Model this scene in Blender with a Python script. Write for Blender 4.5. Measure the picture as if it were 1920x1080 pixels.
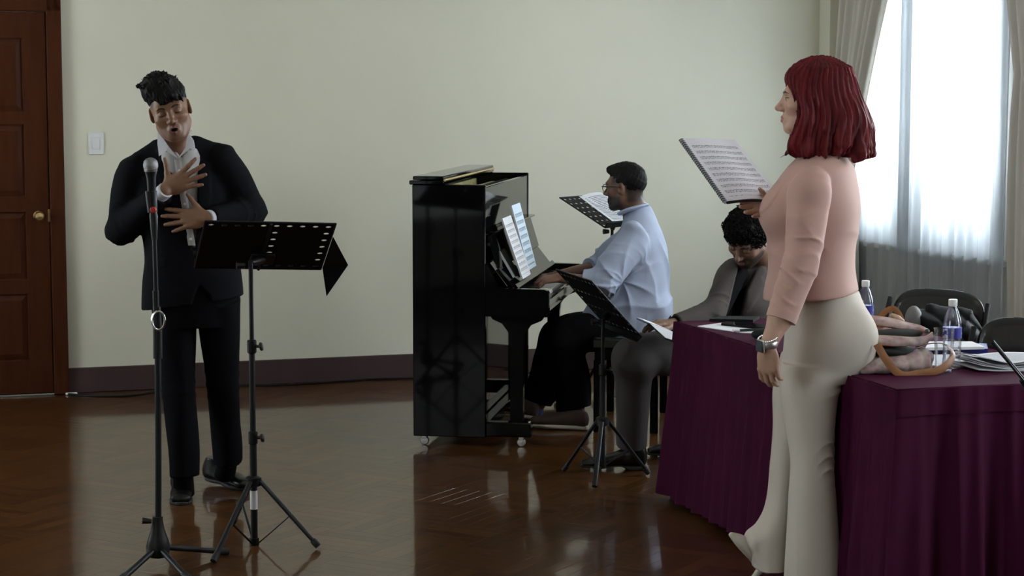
import bpy, bmesh, math, random
import numpy as np
from mathutils import Vector, Matrix

for o in list(bpy.data.objects): bpy.data.objects.remove(o)
SC = bpy.context.scene
COL = SC.collection
R = math.radians
PI = math.pi
random.seed(7)

# ---------------------------------------------------------------- camera, world, lights, exposure
CAM_H = 1.68
FPX = 3700.0
PITCH = math.atan(368.0 / FPX)
cam_d = bpy.data.cameras.new('camera'); cam = bpy.data.objects.new('camera', cam_d); COL.objects.link(cam)
cam.location = (0, 0, CAM_H); cam.rotation_euler = (R(90) - PITCH, 0, 0)
cam_d.sensor_width = 36.0; cam_d.lens = 36.0 * FPX / 1920.0; cam_d.clip_end = 100
SC.camera = cam
vs = SC.view_settings
SC.display_settings.display_device = 'sRGB'
vs.view_transform = 'Standard'; vs.look = 'None'; vs.gamma = 1.0; vs.use_curve_mapping = False
vs.exposure = -0.45
SC.cycles.use_denoising = True
SC.cycles.max_bounces = 10
SC.cycles.transparent_max_bounces = 16
SC.cycles.caustics_reflective = False
SC.cycles.caustics_refractive = False
W = bpy.data.worlds.new('sky'); SC.world = W; W.use_nodes = True
bg = W.node_tree.nodes['Background']
bg.inputs['Color'].default_value = (0.86, 0.94, 1.0, 1); bg.inputs['Strength'].default_value = 10.5

_f = Vector((0, math.cos(PITCH), -math.sin(PITCH))); _u = Vector((0, math.sin(PITCH), math.cos(PITCH)))
EYE = Vector((0, 0, CAM_H))
def ray(u, v): return Vector((1, 0, 0)) * ((u - 960) / FPX) + _u * ((540 - v) / FPX) + _f
def P(u, v, Y):
    d = ray(u, v); return EYE + d * (Y / d.y)
def G(u, v, z=0.0):
    d = ray(u, v); return EYE + d * ((z - CAM_H) / d.z)

# the room's own axes: back wall through two measured floor points, right wall square to it
WA = G(130, 737); WB = G(1110, 692.5)
E1 = Vector((WB.x - WA.x, WB.y - WA.y, 0)).normalized()      # along the back wall, to the right
E2 = Vector((-E1.y, E1.x, 0))                                # away from the camera
_m = (1572 - 960) / FPX
_t = None
for i in range(4000):
    q = WA + E1 * (i * 0.002)
    zc = q.y * math.cos(PITCH) + CAM_H * 0.5 * math.sin(PITCH)
    if q.x / zc >= _m: _t = i * 0.002; break
CORNER = WA + E1 * _t                                        # back wall meets window wall
CORNER.z = 0
CEIL = 3.5
ROOM_LEFT = -3.2      # along E1 from WA
ROOM_DEEP = 14.5      # back wall to the wall behind the camera
def RW(k, off, z): return CORNER - E2 * k - E1 * off + Vector((0, 0, z))   # window wall: k along it towards the camera, off into the room
def BW(t, off, z): return WA + E1 * t - E2 * off + Vector((0, 0, z - WA.z))  # back wall
def K(u, z, off=0.0):
    """how far along the window wall the picture column u falls at height z"""
    best = min(range(0, 400), key=lambda i: abs((lambda q: 960 + FPX * q.x / (q.y * math.cos(PITCH) - (q.z - CAM_H) * math.sin(PITCH)) - u)(RW(i * .01, off, z))))
    return best * .01
WINDOWS = [(K(1618, 1.2), K(1884, 1.2)), (3.4, 4.8), (6.2, 7.6), (9.0, 10.4)]
WIN_Z0, WIN_Z1 = 0.78, 2.9
ADDED_LEFT_WINDOWS = [(1.5, 2.9), (7.6, 9.0)]      # unseen windows added to light the back wall; distance from it along wall_left

def area_light(name, pos, direction, sx, sy, power, color):
    l = bpy.data.lights.new(name, 'AREA'); l.shape = 'RECTANGLE'; l.size = sx; l.size_y = sy
    l.energy = power; l.color = color
    o = bpy.data.objects.new(name, l); COL.objects.link(o)
    o.location = pos; o.rotation_euler = Vector(direction).to_track_quat('-Z', 'Y').to_euler()
    return o
DAY = (0.93, 0.97, 1.0)
for i, (k0, k1) in enumerate(WINDOWS[1:]):      # daylight in the openings of the other windows of this wall
    area_light('window_or_fill_daylight', RW((k0 + k1) / 2, -0.05, 1.95), -E1, 1.9, 1.4, (100, 50, 20)[i], DAY)
for (d0, d1) in ADDED_LEFT_WINDOWS:  # fill light set in the added windows of the left wall
    area_light("window_or_fill_daylight", BW(ROOM_LEFT + .02, (d0 + d1) / 2, 1.35), E1, 1.9, 1.5, 42 if d0 < 3 else 22, DAY)
area_light('window_or_fill_daylight', RW(sum(WINDOWS[0]) / 2, -0.35, 1.85), -E1, 2.0, 1.3, 430, DAY)
# the ceiling lamps of the hall, dim, behind the camera
for t_, d_ in ((1.0, 6.0), (1.0, 9.5)):
    area_light('ceiling_lamp_light', BW(t_, d_, CEIL - 0.12), (0, 0, -1), 1.2, 1.2, 8, (1.0, 0.93, 0.8))

# ---------------------------------------------------------------- materials
def mat(name, col, rough=0.6, metal=0.0, var=0.0, vscale=20.0, bump=0.0, bscale=60.0, coat=0.0, coat_r=0.1, spec=0.5,
        stretch=None, attr=None, rvar=0.0, sheen=0.0, trans=0.0, sss=0.0):
    m = bpy.data.materials.new(name); m.use_nodes = True
    nt = m.node_tree; N = nt.nodes; L = nt.links
    b = N['Principled BSDF']
    b.inputs['Base Color'].default_value = (*col, 1); b.inputs['Roughness'].default_value = rough
    b.inputs['Metallic'].default_value = metal; b.inputs['Specular IOR Level'].default_value = spec
    b.inputs['Coat Weight'].default_value = coat; b.inputs['Coat Roughness'].default_value = coat_r
    if sheen: b.inputs['Sheen Weight'].default_value = sheen
    if trans: b.inputs['Transmission Weight'].default_value = trans
    if sss:
        b.inputs['Subsurface Weight'].default_value = sss
        b.inputs['Subsurface Radius'].default_value = (0.012, 0.005, 0.003)
    tc = N.new('ShaderNodeTexCoord'); mp = N.new('ShaderNodeMapping')
    L.new(tc.outputs['Object'], mp.inputs['Vector'])
    if stretch: mp.inputs['Scale'].default_value = stretch
    base = None
    if attr:
        a = N.new('ShaderNodeAttribute'); a.attribute_name = attr; base = a.outputs['Color']
        L.new(base, b.inputs['Base Color'])
    if var > 0 or rvar > 0:
        nz = N.new('ShaderNodeTexNoise'); nz.inputs['Scale'].default_value = vscale; nz.inputs['Detail'].default_value = 4
        L.new(mp.outputs['Vector'], nz.inputs['Vector'])
        if var > 0:
            mr = N.new('ShaderNodeMapRange'); mr.inputs['From Min'].default_value = 0.25; mr.inputs['From Max'].default_value = 0.75
            mr.inputs['To Min'].default_value = 1 - var; mr.inputs['To Max'].default_value = 1 + var
            L.new(nz.outputs['Fac'], mr.inputs['Value'])
            mx = N.new('ShaderNodeVectorMath'); mx.operation = 'SCALE'
            if base: L.new(base, mx.inputs[0])
            else: mx.inputs[0].default_value = col
            L.new(mr.outputs['Result'], mx.inputs['Scale']); L.new(mx.outputs['Vector'], b.inputs['Base Color'])
        if rvar > 0:
            mr = N.new('ShaderNodeMapRange'); mr.inputs['To Min'].default_value = max(0, rough - rvar); mr.inputs['To Max'].default_value = rough + rvar
            L.new(nz.outputs['Fac'], mr.inputs['Value']); L.new(mr.outputs['Result'], b.inputs['Roughness'])
    if bump > 0:
        nb = N.new('ShaderNodeTexNoise'); nb.inputs['Scale'].default_value = bscale; nb.inputs['Detail'].default_value = 3
        L.new(mp.outputs['Vector'], nb.inputs['Vector'])
        bp = N.new('ShaderNodeBump'); bp.inputs['Strength'].default_value = bump; bp.inputs['Distance'].default_value = 0.004
        L.new(nb.outputs['Fac'], bp.inputs['Height']); L.new(bp.outputs['Normal'], b.inputs['Normal'])
    return m

def wood_mat(name, c0, c1, rough, coat, stretch, scale=6, per_object=True, coat_r=0.08, warp=0.0):
    m = bpy.data.materials.new(name); m.use_nodes = True
    nt = m.node_tree; N = nt.nodes; L = nt.links; b = N['Principled BSDF']
    tc = N.new('ShaderNodeTexCoord'); mp = N.new('ShaderNodeMapping'); mp.inputs['Scale'].default_value = stretch
    L.new(tc.outputs['Object'], mp.inputs['Vector'])
    nz = N.new('ShaderNodeTexNoise'); nz.inputs['Scale'].default_value = scale; nz.inputs['Detail'].default_value = 6; nz.inputs['Roughness'].default_value = 0.6
    L.new(mp.outputs['Vector'], nz.inputs['Vector'])
    cr = N.new('ShaderNodeMix'); cr.data_type = 'RGBA'
    cr.inputs['A'].default_value = (*c0, 1); cr.inputs['B'].default_value = (*c1, 1)
    fac = nz.outputs['Fac']
    if per_object:
        oi = N.new('ShaderNodeObjectInfo'); ge = N.new('ShaderNodeNewGeometry')
        ad = N.new('ShaderNodeMath'); ad.operation = 'ADD'
        L.new(oi.outputs['Random'], ad.inputs[0]); L.new(ge.outputs['Random Per Island'], ad.inputs[1])
        fr = N.new('ShaderNodeMath'); fr.operation = 'FRACT'; L.new(ad.outputs[0], fr.inputs[0])
        mu = N.new('ShaderNodeMath'); mu.operation = 'MULTIPLY_ADD'; mu.inputs[1].default_value = 0.55
        L.new(fr.outputs[0], mu.inputs[0])
        m2 = N.new('ShaderNodeMath'); m2.operation = 'MULTIPLY'; m2.inputs[1].default_value = 0.5; L.new(fac, m2.inputs[0])
        L.new(m2.outputs[0], mu.inputs[2]); fac = mu.outputs[0]
    L.new(fac, cr.inputs['Factor']); L.new(cr.outputs['Result'], b.inputs['Base Color'])
    b.inputs['Roughness'].default_value = rough; b.inputs['Coat Weight'].default_value = coat; b.inputs['Coat Roughness'].default_value = coat_r
    b.inputs['Specular IOR Level'].default_value = 0.05
    if warp > 0:
        nb = N.new('ShaderNodeTexNoise'); nb.inputs['Scale'].default_value = 3.0; nb.inputs['Detail'].default_value = 2
        ge2 = N.new('ShaderNodeNewGeometry'); L.new(ge2.outputs['Position'], nb.inputs['Vector'])
        bp = N.new('ShaderNodeBump'); bp.inputs['Strength'].default_value = warp; bp.inputs['Distance'].default_value = 0.01
        L.new(nb.outputs['Fac'], bp.inputs['Height'])
        L.new(bp.outputs['Normal'], b.inputs['Coat Normal'])
    return m

def score_mat(name, paper, ink, staves=10, margin=0.09, notes=0.5):
    """printed music: staves of five lines with clusters of notes, from the sheet's own UV"""
    m = bpy.data.materials.new(name); m.use_nodes = True
    nt = m.node_tree; N = nt.nodes; L = nt.links; b = N['Principled BSDF']
    uv = N.new('ShaderNodeUVMap'); uv.uv_map = 'UVMap'
    sp = N.new('ShaderNodeSeparateXYZ'); L.new(uv.outputs['UV'], sp.inputs[0])
    def M(op, a, b_=None, c=None):
        n = N.new('ShaderNodeMath'); n.operation = op
        for i, x in enumerate((a, b_, c)):
            if x is None: continue
            if isinstance(x, (int, float)): n.inputs[i].default_value = x
            else: L.new(x, n.inputs[i])
        return n.outputs[0]
    x, y = sp.outputs[0], sp.outputs[1]
    inside = M('MULTIPLY', M('MULTIPLY', M('GREATER_THAN', x, margin), M('LESS_THAN', x, 1 - margin)),
               M('MULTIPLY', M('GREATER_THAN', y, 0.06), M('LESS_THAN', y, 0.9)))
    fy = M('FRACT', M('MULTIPLY', y, float(staves)))
    band = M('MULTIPLY', M('GREATER_THAN', fy, 0.25), M('LESS_THAN', fy, 0.75))
    line = M('LESS_THAN', M('FRACT', M('MULTIPLY', M('SUBTRACT', fy, 0.25), 10.0)), 0.22)
    cmb = N.new('ShaderNodeCombineXYZ'); L.new(M('MULTIPLY', x, 60.0), cmb.inputs[0]); L.new(M('MULTIPLY', y, staves * 9.0), cmb.inputs[1])
    nz = N.new('ShaderNodeTexNoise'); nz.inputs['Scale'].default_value = 1.0; nz.inputs['Detail'].default_value = 3; L.new(cmb.outputs[0], nz.inputs['Vector'])
    blob = M('MULTIPLY', M('GREATER_THAN', nz.outputs['Fac'], notes), band)
    beam = M('MULTIPLY', M('GREATER_THAN', nz.outputs['Fac'], notes - 0.07), M('MULTIPLY', M('GREATER_THAN', fy, 0.62), M('LESS_THAN', fy, 0.72)))
    inkf = M('MULTIPLY', inside, M('MAXIMUM', M('MAXIMUM', M('MULTIPLY', M('MULTIPLY', band, line), 0.6), blob), beam))
    mx = N.new('ShaderNodeMix'); mx.data_type = 'RGBA'; mx.inputs['A'].default_value = (*paper, 1); mx.inputs['B'].default_value = (*ink, 1)
    L.new(inkf, mx.inputs['Factor']); L.new(mx.outputs['Result'], b.inputs['Base Color'])
    b.inputs['Roughness'].default_value = 0.6
    return m

M_ = {}
M_['wall'] = mat('cream wall paint', (0.715, 0.69, 0.555), 0.75, var=0.03, vscale=1.3, bump=0.06, bscale=150)
M_['wall_side'] = mat('pale grey wall paint', (0.74, 0.74, 0.70), 0.75, bump=0.05, bscale=150)
M_['panelling'] = mat('front wall paint', (0.45, 0.42, 0.34), 0.7)
M_['ceiling'] = mat('white ceiling paint', (0.75, 0.74, 0.70), 0.85, var=0.02, vscale=2)
M_['base'] = mat('brown skirting', (0.055, 0.03, 0.028), 0.55, var=0.15, vscale=6)
M_['door'] = wood_mat('red brown door wood', (0.088, 0.027, 0.011), (0.034, 0.010, 0.005), 0.42, 0.15, (6, 6, 0.7), 5, per_object=False)
M_['strip'] = wood_mat('parquet strip wood', (0.115, 0.048, 0.013), (0.040, 0.014, 0.005), 0.30, 0.7, (1.2, 14, 14), 5, coat_r=0.07, warp=0.05)
M_['subfloor'] = mat('dark floor joint', (0.02, 0.01, 0.006), 0.7)
M_['brass'] = mat('brass', (0.75, 0.55, 0.25), 0.28, 1.0)
M_['chrome'] = mat('chrome', (0.75, 0.75, 0.76), 0.2, 1.0)
M_['alu'] = mat('brushed aluminium', (0.6, 0.6, 0.6), 0.35, 1.0)
M_['white_plastic'] = mat('white plastic', (0.75, 0.75, 0.74), 0.35)
M_['black_plastic'] = mat('black plastic', (0.008, 0.008, 0.009), 0.4, spec=0.3)
M_['black_metal'] = mat('black powder coated metal', (0.008, 0.009, 0.012), 0.42, bump=0.05, bscale=300, spec=0.3)
M_['black_desk'] = mat('matt black sheet metal', (0.005, 0.005, 0.006), 0.55, spec=0.15)
M_['piano'] = mat('black polyester lacquer', (0.003, 0.003, 0.0035), 0.05, spec=0.13)
M_['felt'] = mat('dark felt', (0.02, 0.02, 0.02), 0.9)
M_['ivory'] = mat('white key', (0.75, 0.74, 0.70), 0.2)
M_['action'] = mat('piano action wood', (0.42, 0.38, 0.16), 0.55, var=0.3, vscale=25)
M_['paper'] = mat('white paper', (0.78, 0.79, 0.82), 0.65)
M_['paper_grey'] = mat('grey paper edge', (0.52, 0.53, 0.56), 0.7)
M_['score'] = score_mat('printed music', (0.80, 0.81, 0.85), (0.05, 0.05, 0.06), 11, notes=.56)
M_['score_blue'] = score_mat('printed music bluish', (0.62, 0.74, 0.84), (0.10, 0.14, 0.18), 9)
M_['print'] = score_mat('printed page', (0.72, 0.73, 0.75), (0.10, 0.10, 0.16), 22, 0.08, 0.45)
M_['suit'] = mat('black wool suit', (0.0065, 0.0065, 0.0085), 0.9, bump=0.12, bscale=400, spec=0.08)
M_['suit_leg'] = mat('black wool trousers', (0.0042, 0.0042, 0.0055), 0.9, bump=0.12, bscale=400, spec=0.06)
M_['shirt_grey'] = mat('grey white shirt', (0.40, 0.39, 0.38), 0.75, bump=0.15, bscale=250)
M_['collar'] = mat('white shirt collar', (0.56, 0.56, 0.60), 0.7, bump=0.1, bscale=250)
M_['leather'] = mat('black shoe leather', (0.005, 0.005, 0.006), 0.3, spec=0.35)
M_['sole'] = mat('black rubber sole', (0.01, 0.01, 0.01), 0.7)
M_['blue_shirt'] = mat('light blue cotton shirt', (0.40, 0.46, 0.60), 0.8, var=0.06, vscale=9, bump=0.2, bscale=180)
M_['black_cloth'] = mat('black cotton', (0.005, 0.005, 0.006), 0.9, spec=0.06)
M_['grey_suit'] = mat('grey brown suit', (0.058, 0.048, 0.042), 0.85, var=0.1, vscale=200, bump=0.15, bscale=350)
M_['grey_leg'] = mat('grey brown trousers', (0.046, 0.040, 0.040), 0.85, var=0.1, vscale=200, bump=0.15, bscale=350)
M_['canvas'] = mat('brown canvas shoe', (0.07, 0.045, 0.035), 0.85, var=0.15, vscale=60)
M_['rubber_white'] = mat('cream rubber', (0.55, 0.52, 0.44), 0.6)
M_['sock'] = mat('blue sock', (0.03, 0.04, 0.12), 0.9)
M_['pink'] = mat('pink blazer cloth', (0.50, 0.30, 0.25), 0.75, var=0.03, vscale=8, bump=0.10, bscale=350, sheen=0.1)
M_['cream'] = mat('cream trouser cloth', (0.54, 0.48, 0.41), 0.8, var=0.03, vscale=8, bump=0.12, bscale=400)
M_['beige_shoe'] = mat('beige shoe leather', (0.55, 0.50, 0.42), 0.4)
M_['hair_black'] = mat('black hair', (0.006, 0.005, 0.005), 0.6, bump=0.5, bscale=140, stretch=(1, 1, 0.35), spec=0.15)
M_['hair_curly'] = mat('black curly hair', (0.006, 0.005, 0.005), 0.65, spec=0.08)
M_['hair_red'] = mat('dyed red hair', (0.112, 0.010, 0.013), 0.6, spec=0.16, var=0.55, vscale=38, bump=0.5, bscale=110, stretch=(1, 1, 0.16))
M_['brow'] = mat('eyebrow hair', (0.012, 0.009, 0.008), 0.7)
M_['brow_red'] = mat('dark red eyebrow', (0.05, 0.018, 0.014), 0.7)
M_['skin'] = mat('skin', (0.4, 0.25, 0.17), 0.5, attr='tone', var=0.05, vscale=60, bump=0.05, bscale=260, sss=0.08)
M_['eye'] = mat('eye', (0.8, 0.8, 0.8), 0.15, attr='tone')
M_['glass_black'] = mat('dark spectacle frame', (0.015, 0.008, 0.008), 0.3)
M_['wine'] = mat('wine red polyester cloth', (0.052, 0.006, 0.026), 0.7, var=0.06, vscale=5, bump=0.12, bscale=300, spec=0.06)
M_['drape'] = mat('taupe curtain cloth', (0.64, 0.60, 0.53), 0.85, bump=0.15, bscale=200)
M_['vinyl'] = mat('black vinyl', (0.010, 0.010, 0.010), 0.22, bump=0.08, bscale=90)
M_['bag_black'] = mat('black nylon', (0.007, 0.008, 0.009), 0.6, bump=0.3, bscale=40, spec=0.2)
M_['bag_grey'] = mat('grey nylon', (0.16, 0.16, 0.15), 0.6)
M_['tan'] = mat('tan leather strap', (0.30, 0.135, 0.055), 0.45, var=0.15, vscale=30)
M_['tan_edge'] = mat('pale leather trim', (0.46, 0.33, 0.22), 0.5, var=0.2, vscale=25)
M_['bag_pink'] = mat('dusty pink lining', (0.45, 0.27, 0.27), 0.7, var=0.1, vscale=20)
M_['blue'] = mat('royal blue folder', (0.02, 0.03, 0.24), 0.35)
M_['red'] = mat('red plastic', (0.45, 0.02, 0.015), 0.4)
M_['green'] = mat('green enamel', (0.10, 0.25, 0.14), 0.35)
M_['yellow'] = mat('yellow tag', (0.6, 0.5, 0.1), 0.5)
M_['grille'] = mat('steel wire mesh', (0.26, 0.26, 0.27), 0.42, 1.0, bump=0.4, bscale=900)
M_['sticker'] = score_mat('printed sticker', (0.70, 0.68, 0.68), (0.25, 0.15, 0.22), 14, 0.1, 0.5)
M_['frame_white'] = mat('white window frame', (0.70, 0.72, 0.72), 0.45)

def glass_mat(name, col=(1, 1, 1), rough=0.02, alpha=0.12, fk=1.0):
    m = bpy.data.materials.new(name); m.use_nodes = True
    nt = m.node_tree; N = nt.nodes; L = nt.links; out = N['Material Output']; N.remove(N['Principled BSDF'])
    t = N.new('ShaderNodeBsdfTransparent'); t.inputs['Color'].default_value = (*col, 1)
    g = N.new('ShaderNodeBsdfGlossy'); g.inputs['Roughness'].default_value = rough
    fr = N.new('ShaderNodeFresnel'); fr.inputs['IOR'].default_value = 1.45
    ad = N.new('ShaderNodeMath'); ad.operation = 'MULTIPLY_ADD'; ad.inputs[1].default_value = fk; ad.inputs[2].default_value = alpha; L.new(fr.outputs[0], ad.inputs[0])
    mx = N.new('ShaderNodeMixShader'); L.new(ad.outputs[0], mx.inputs['Fac']); L.new(t.outputs[0], mx.inputs[1]); L.new(g.outputs[0], mx.inputs[2])
    L.new(mx.outputs[0], out.inputs['Surface'])
    return m
M_['glass'] = glass_mat('clear glass', (0.97, 0.98, 0.99), 0.02, 0.02, .35)
M_['pet'] = glass_mat('clear bottle plastic', (0.92, 0.94, 0.97), 0.06, 0.08, .6)
M_['pane'] = glass_mat('window pane', (0.97, 0.99, 1.0), 0.0, 0.0)
M_['lens'] = glass_mat('spectacle lens', (0.96, 0.97, 0.97), 0.0, 0.03, 0.0)

def sheer_mat():
    m = bpy.data.materials.new('white sheer voile'); m.use_nodes = True
    nt = m.node_tree; N = nt.nodes; L = nt.links; out = N['Material Output']; N.remove(N['Principled BSDF'])
    t = N.new('ShaderNodeBsdfTransparent'); t.inputs['Color'].default_value = (0.98, 0.99, 1, 1)
    d = N.new('ShaderNodeBsdfDiffuse'); d.inputs['Color'].default_value = (0.72, 0.73, 0.74, 1)
    tr = N.new('ShaderNodeBsdfTranslucent'); tr.inputs['Color'].default_value = (0.80, 0.83, 0.86, 1)
    a = N.new('ShaderNodeMixShader'); a.inputs['Fac'].default_value = 0.6; L.new(d.outputs[0], a.inputs[1]); L.new(tr.outputs[0], a.inputs[2])
    # thin weave: the more edge-on the cloth, the denser it looks
    lw = N.new('ShaderNodeLayerWeight'); lw.inputs['Blend'].default_value = 0.35
    mr = N.new('ShaderNodeMapRange'); mr.inputs['To Min'].default_value = 0.60; mr.inputs['To Max'].default_value = 0.97; L.new(lw.outputs['Facing'], mr.inputs['Value'])
    mx = N.new('ShaderNodeMixShader'); L.new(mr.outputs['Result'], mx.inputs['Fac']); L.new(t.outputs[0], mx.inputs[1]); L.new(a.outputs[0], mx.inputs[2])
    L.new(mx.outputs[0], out.inputs['Surface'])
    return m
M_['sheer'] = sheer_mat()

def floral_mat():
    m = bpy.data.materials.new('faded floral canvas'); m.use_nodes = True
    nt = m.node_tree; N = nt.nodes; L = nt.links; b = N['Principled BSDF']
    tc = N.new('ShaderNodeTexCoord')
    v = N.new('ShaderNodeTexVoronoi'); v.inputs['Scale'].default_value = 14; L.new(tc.outputs['Object'], v.inputs['Vector'])
    nz = N.new('ShaderNodeTexNoise'); nz.inputs['Scale'].default_value = 22; nz.inputs['Detail'].default_value = 5; L.new(tc.outputs['Object'], nz.inputs['Vector'])
    cr = N.new('ShaderNodeValToRGB'); L.new(nz.outputs['Fac'], cr.inputs['Fac'])
    e = cr.color_ramp.elements; e[0].position = 0.3; e[0].color = (0.16, 0.10, 0.11, 1); e[1].position = 0.62; e[1].color = (0.52, 0.42, 0.38, 1)
    x = e.new(0.46); x.color = (0.40, 0.28, 0.27, 1)
    mx = N.new('ShaderNodeMix'); mx.data_type = 'RGBA'; mx.blend_type = 'MULTIPLY'; mx.inputs['Factor'].default_value = 0.10
    L.new(cr.outputs['Color'], mx.inputs['A']); L.new(v.outputs['Color'], mx.inputs['B']); L.new(mx.outputs['Result'], b.inputs['Base Color'])
    b.inputs['Roughness'].default_value = 0.75
    return m
M_['floral'] = floral_mat()

# ---------------------------------------------------------------- mesh helpers
def world_origin(o):
    p = Vector((0, 0, 0))
    while o: p += Vector(o.location); o = o.parent
    return p

def set_props(o, label=None, cat=None, group=None, kind=None):
    if label: o['label'] = label
    if cat: o['category'] = cat
    if group: o['group'] = group
    if kind: o['kind'] = kind
    return o

def empty(name, loc, label=None, cat=None, group=None, kind=None):
    o = bpy.data.objects.new(name, None); o.empty_display_size = 0.05; COL.objects.link(o); o.location = loc
    return set_props(o, label, cat, group, kind)

def link_mesh(name, me, m, parent, origin):
    o = bpy.data.objects.new(name, me); COL.objects.link(o)
    if m: me.materials.append(m)
    if parent: o.parent = parent; o.location = Vector(origin) - world_origin(parent)
    else: o.location = origin
    return o

def np_mesh(name, V, Q, m, parent=None, origin=None, smooth=True, tone=None):
    """mesh from numpy vertices (world) and quads"""
    if origin is None:
        lo_, hi_ = V.min(0), V.max(0)
        origin = world_origin(parent) if parent else Vector(((lo_[0] + hi_[0]) / 2, (lo_[1] + hi_[1]) / 2, lo_[2]))
    V = np.asarray(V, dtype=np.float64) - np.array(origin)
    me = bpy.data.meshes.new(name)
    me.vertices.add(len(V)); me.vertices.foreach_set('co', V.astype(np.float32).ravel())
    me.loops.add(Q.size); me.loops.foreach_set('vertex_index', Q.astype(np.int32).ravel())
    me.polygons.add(len(Q)); me.polygons.foreach_set('loop_start', np.arange(0, Q.size, Q.shape[1], dtype=np.int32))
    me.polygons.foreach_set('use_smooth', np.full(len(Q), smooth))
    me.update(calc_edges=True)
    if tone is not None:
        at = me.attributes.new('tone', 'FLOAT_COLOR', 'POINT')
        at.data.foreach_set('color', np.concatenate([tone, np.ones((len(tone), 1))], 1).astype(np.float32).ravel())
    return link_mesh(name, me, m, parent, origin)

class MB:
    """collects solids; coordinates pass through the transform T (default world)"""
    def __init__(s, T=None): s.v = []; s.f = []; s.uv = []; s.T = T or (lambda p: Vector(p))
    def add(s, vs_, fs, uvs=None):
        n = len(s.v); s.v += [s.T(Vector(p)) for p in vs_]
        for i, f in enumerate(fs):
            s.f.append([n + j for j in f]); s.uv.append(uvs[i] if uvs else [(0.0, 0.0)] * len(f))
        return s
    def box(s, lo, hi, bev=0.0, M=None):
        lo = Vector(lo); hi = Vector(hi); c = (lo + hi) / 2; h = (hi - lo) / 2
        h = Vector([abs(x) for x in h]); b = min(bev, 0.49 * min(h) * 2 if min(h) > 0 else 0)
        X = lambda p: (M @ (c + Vector(p))) if M else (c + Vector(p))
        if b <= 0:
            vs_ = [X((sx * h.x, sy * h.y, sz * h.z)) for sx in (-1, 1) for sy in (-1, 1) for sz in (-1, 1)]
            return s.add(vs_, [(0, 1, 3, 2), (4, 6, 7, 5), (0, 4, 5, 1), (2, 3, 7, 6), (0, 2, 6, 4), (1, 5, 7, 3)])
        b = min(b, min(h))
        vs_ = []; idx = {}
        for sx in (-1, 1):
            for sy in (-1, 1):
                for sz in (-1, 1):
                    for a in range(3):
                        p = [sx * (h.x - b), sy * (h.y - b), sz * (h.z - b)]; p[a] = (sx, sy, sz)[a] * h[a]
                        idx[(sx, sy, sz, a)] = len(vs_); vs_.append(X(p))
        fs = []
        for a in range(3):
            o1, o2 = [(1, 2), (2, 0), (0, 1)][a]
            for sg in (-1, 1):
                q = []
                for (p1, p2) in ((-1, -1), (1, -1), (1, 1), (-1, 1)):
                    k = [0, 0, 0]; k[a] = sg; k[o1] = p1; k[o2] = p2; q.append(idx[(*k, a)])
                fs.append(q if sg > 0 else q[::-1])
        for a in range(3):
            o1, o2 = [(1, 2), (2, 0), (0, 1)][a]
            for s1 in (-1, 1):
                for s2 in (-1, 1):
                    k0 = [0, 0, 0]; k0[o1] = s1; k0[o2] = s2; k1 = list(k0); k0[a] = -1; k1[a] = 1
                    q = [idx[(*k0, o1)], idx[(*k1, o1)], idx[(*k1, o2)], idx[(*k0, o2)]]
                    fs.append(q if s1 * s2 < 0 else q[::-1])
        for sx in (-1, 1):
            for sy in (-1, 1):
                for sz in (-1, 1):
                    q = [idx[(sx, sy, sz, a)] for a in range(3)]
                    fs.append(q if sx * sy * sz > 0 else q[::-1])
        return s.add(vs_, fs)
    def tube(s, pts, r, n=10, caps=True, closed=False, flat=1.0, up=None):
        pts = [Vector(p) for p in pts]; m = len(pts)
        rs = r if isinstance(r, (list, tuple)) else [r] * m
        vs_ = []; prev = None
        for i, p in enumerate(pts):
            if closed: d = pts[(i + 1) % m] - pts[i - 1]
            else: d = pts[min(i + 1, m - 1)] - pts[max(i - 1, 0)]
            d = d.normalized() if d.length > 1e-9 else Vector((0, 0, 1))
            if prev is None:
                ref = Vector(up) if up else (Vector((0, 0, 1)) if abs(d.z) < 0.9 else Vector((1, 0, 0)))
                a = (ref - d * ref.dot(d)).normalized()
            else:
                a = prev - d * prev.dot(d); a = a.normalized() if a.length > 1e-6 else prev
            prev = a; b = d.cross(a)
            for j in range(n):
                t = 2 * PI * j / n; vs_.append(p + a * (math.cos(t) * rs[i] * flat) + b * (math.sin(t) * rs[i]))
        fs = []
        for i in range(m if closed else m - 1):
            for j in range(n):
                i2 = (i + 1) % m; j2 = (j + 1) % n
                fs.append((i * n + j, i * n + j2, i2 * n + j2, i2 * n + j))
        if caps and not closed: fs.append(tuple(range(n - 1, -1, -1))); fs.append(tuple((m - 1) * n + j for j in range(n)))
        return s.add(vs_, fs)
    def lathe(s, prof, n=20, M=None):
        vs_ = []; fs = []
        for (r, z) in prof:
            for j in range(n):
                t = 2 * PI * j / n; p = Vector((r * math.cos(t), r * math.sin(t), z)); vs_.append(M @ p if M else p)
        for i in range(len(prof) - 1):
            for j in range(n):
                j2 = (j + 1) % n; fs.append((i * n + j, i * n + j2, (i + 1) * n + j2, (i + 1) * n + j))
        fs.append(tuple(range(n - 1, -1, -1))); fs.append(tuple((len(prof) - 1) * n + j for j in range(n)))
        return s.add(vs_, fs)
    def slab(s, top, down):
        """closed solid between polygon `top` and the same polygon shifted by `down` (one vector or one per corner)"""
        n = len(top); top = [Vector(p) for p in top]
        dn = [Vector(down)] * n if not isinstance(down[0], (Vector, tuple, list)) else [Vector(d) for d in down]
        vs_ = top + [p + d for p, d in zip(top, dn)]
        fs = [tuple(range(n)), tuple(range(2 * n - 1, n - 1, -1))]
        for i in range(n): j = (i + 1) % n; fs.append((i, i + n, j + n, j))
        return s.add(vs_, fs)
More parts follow.
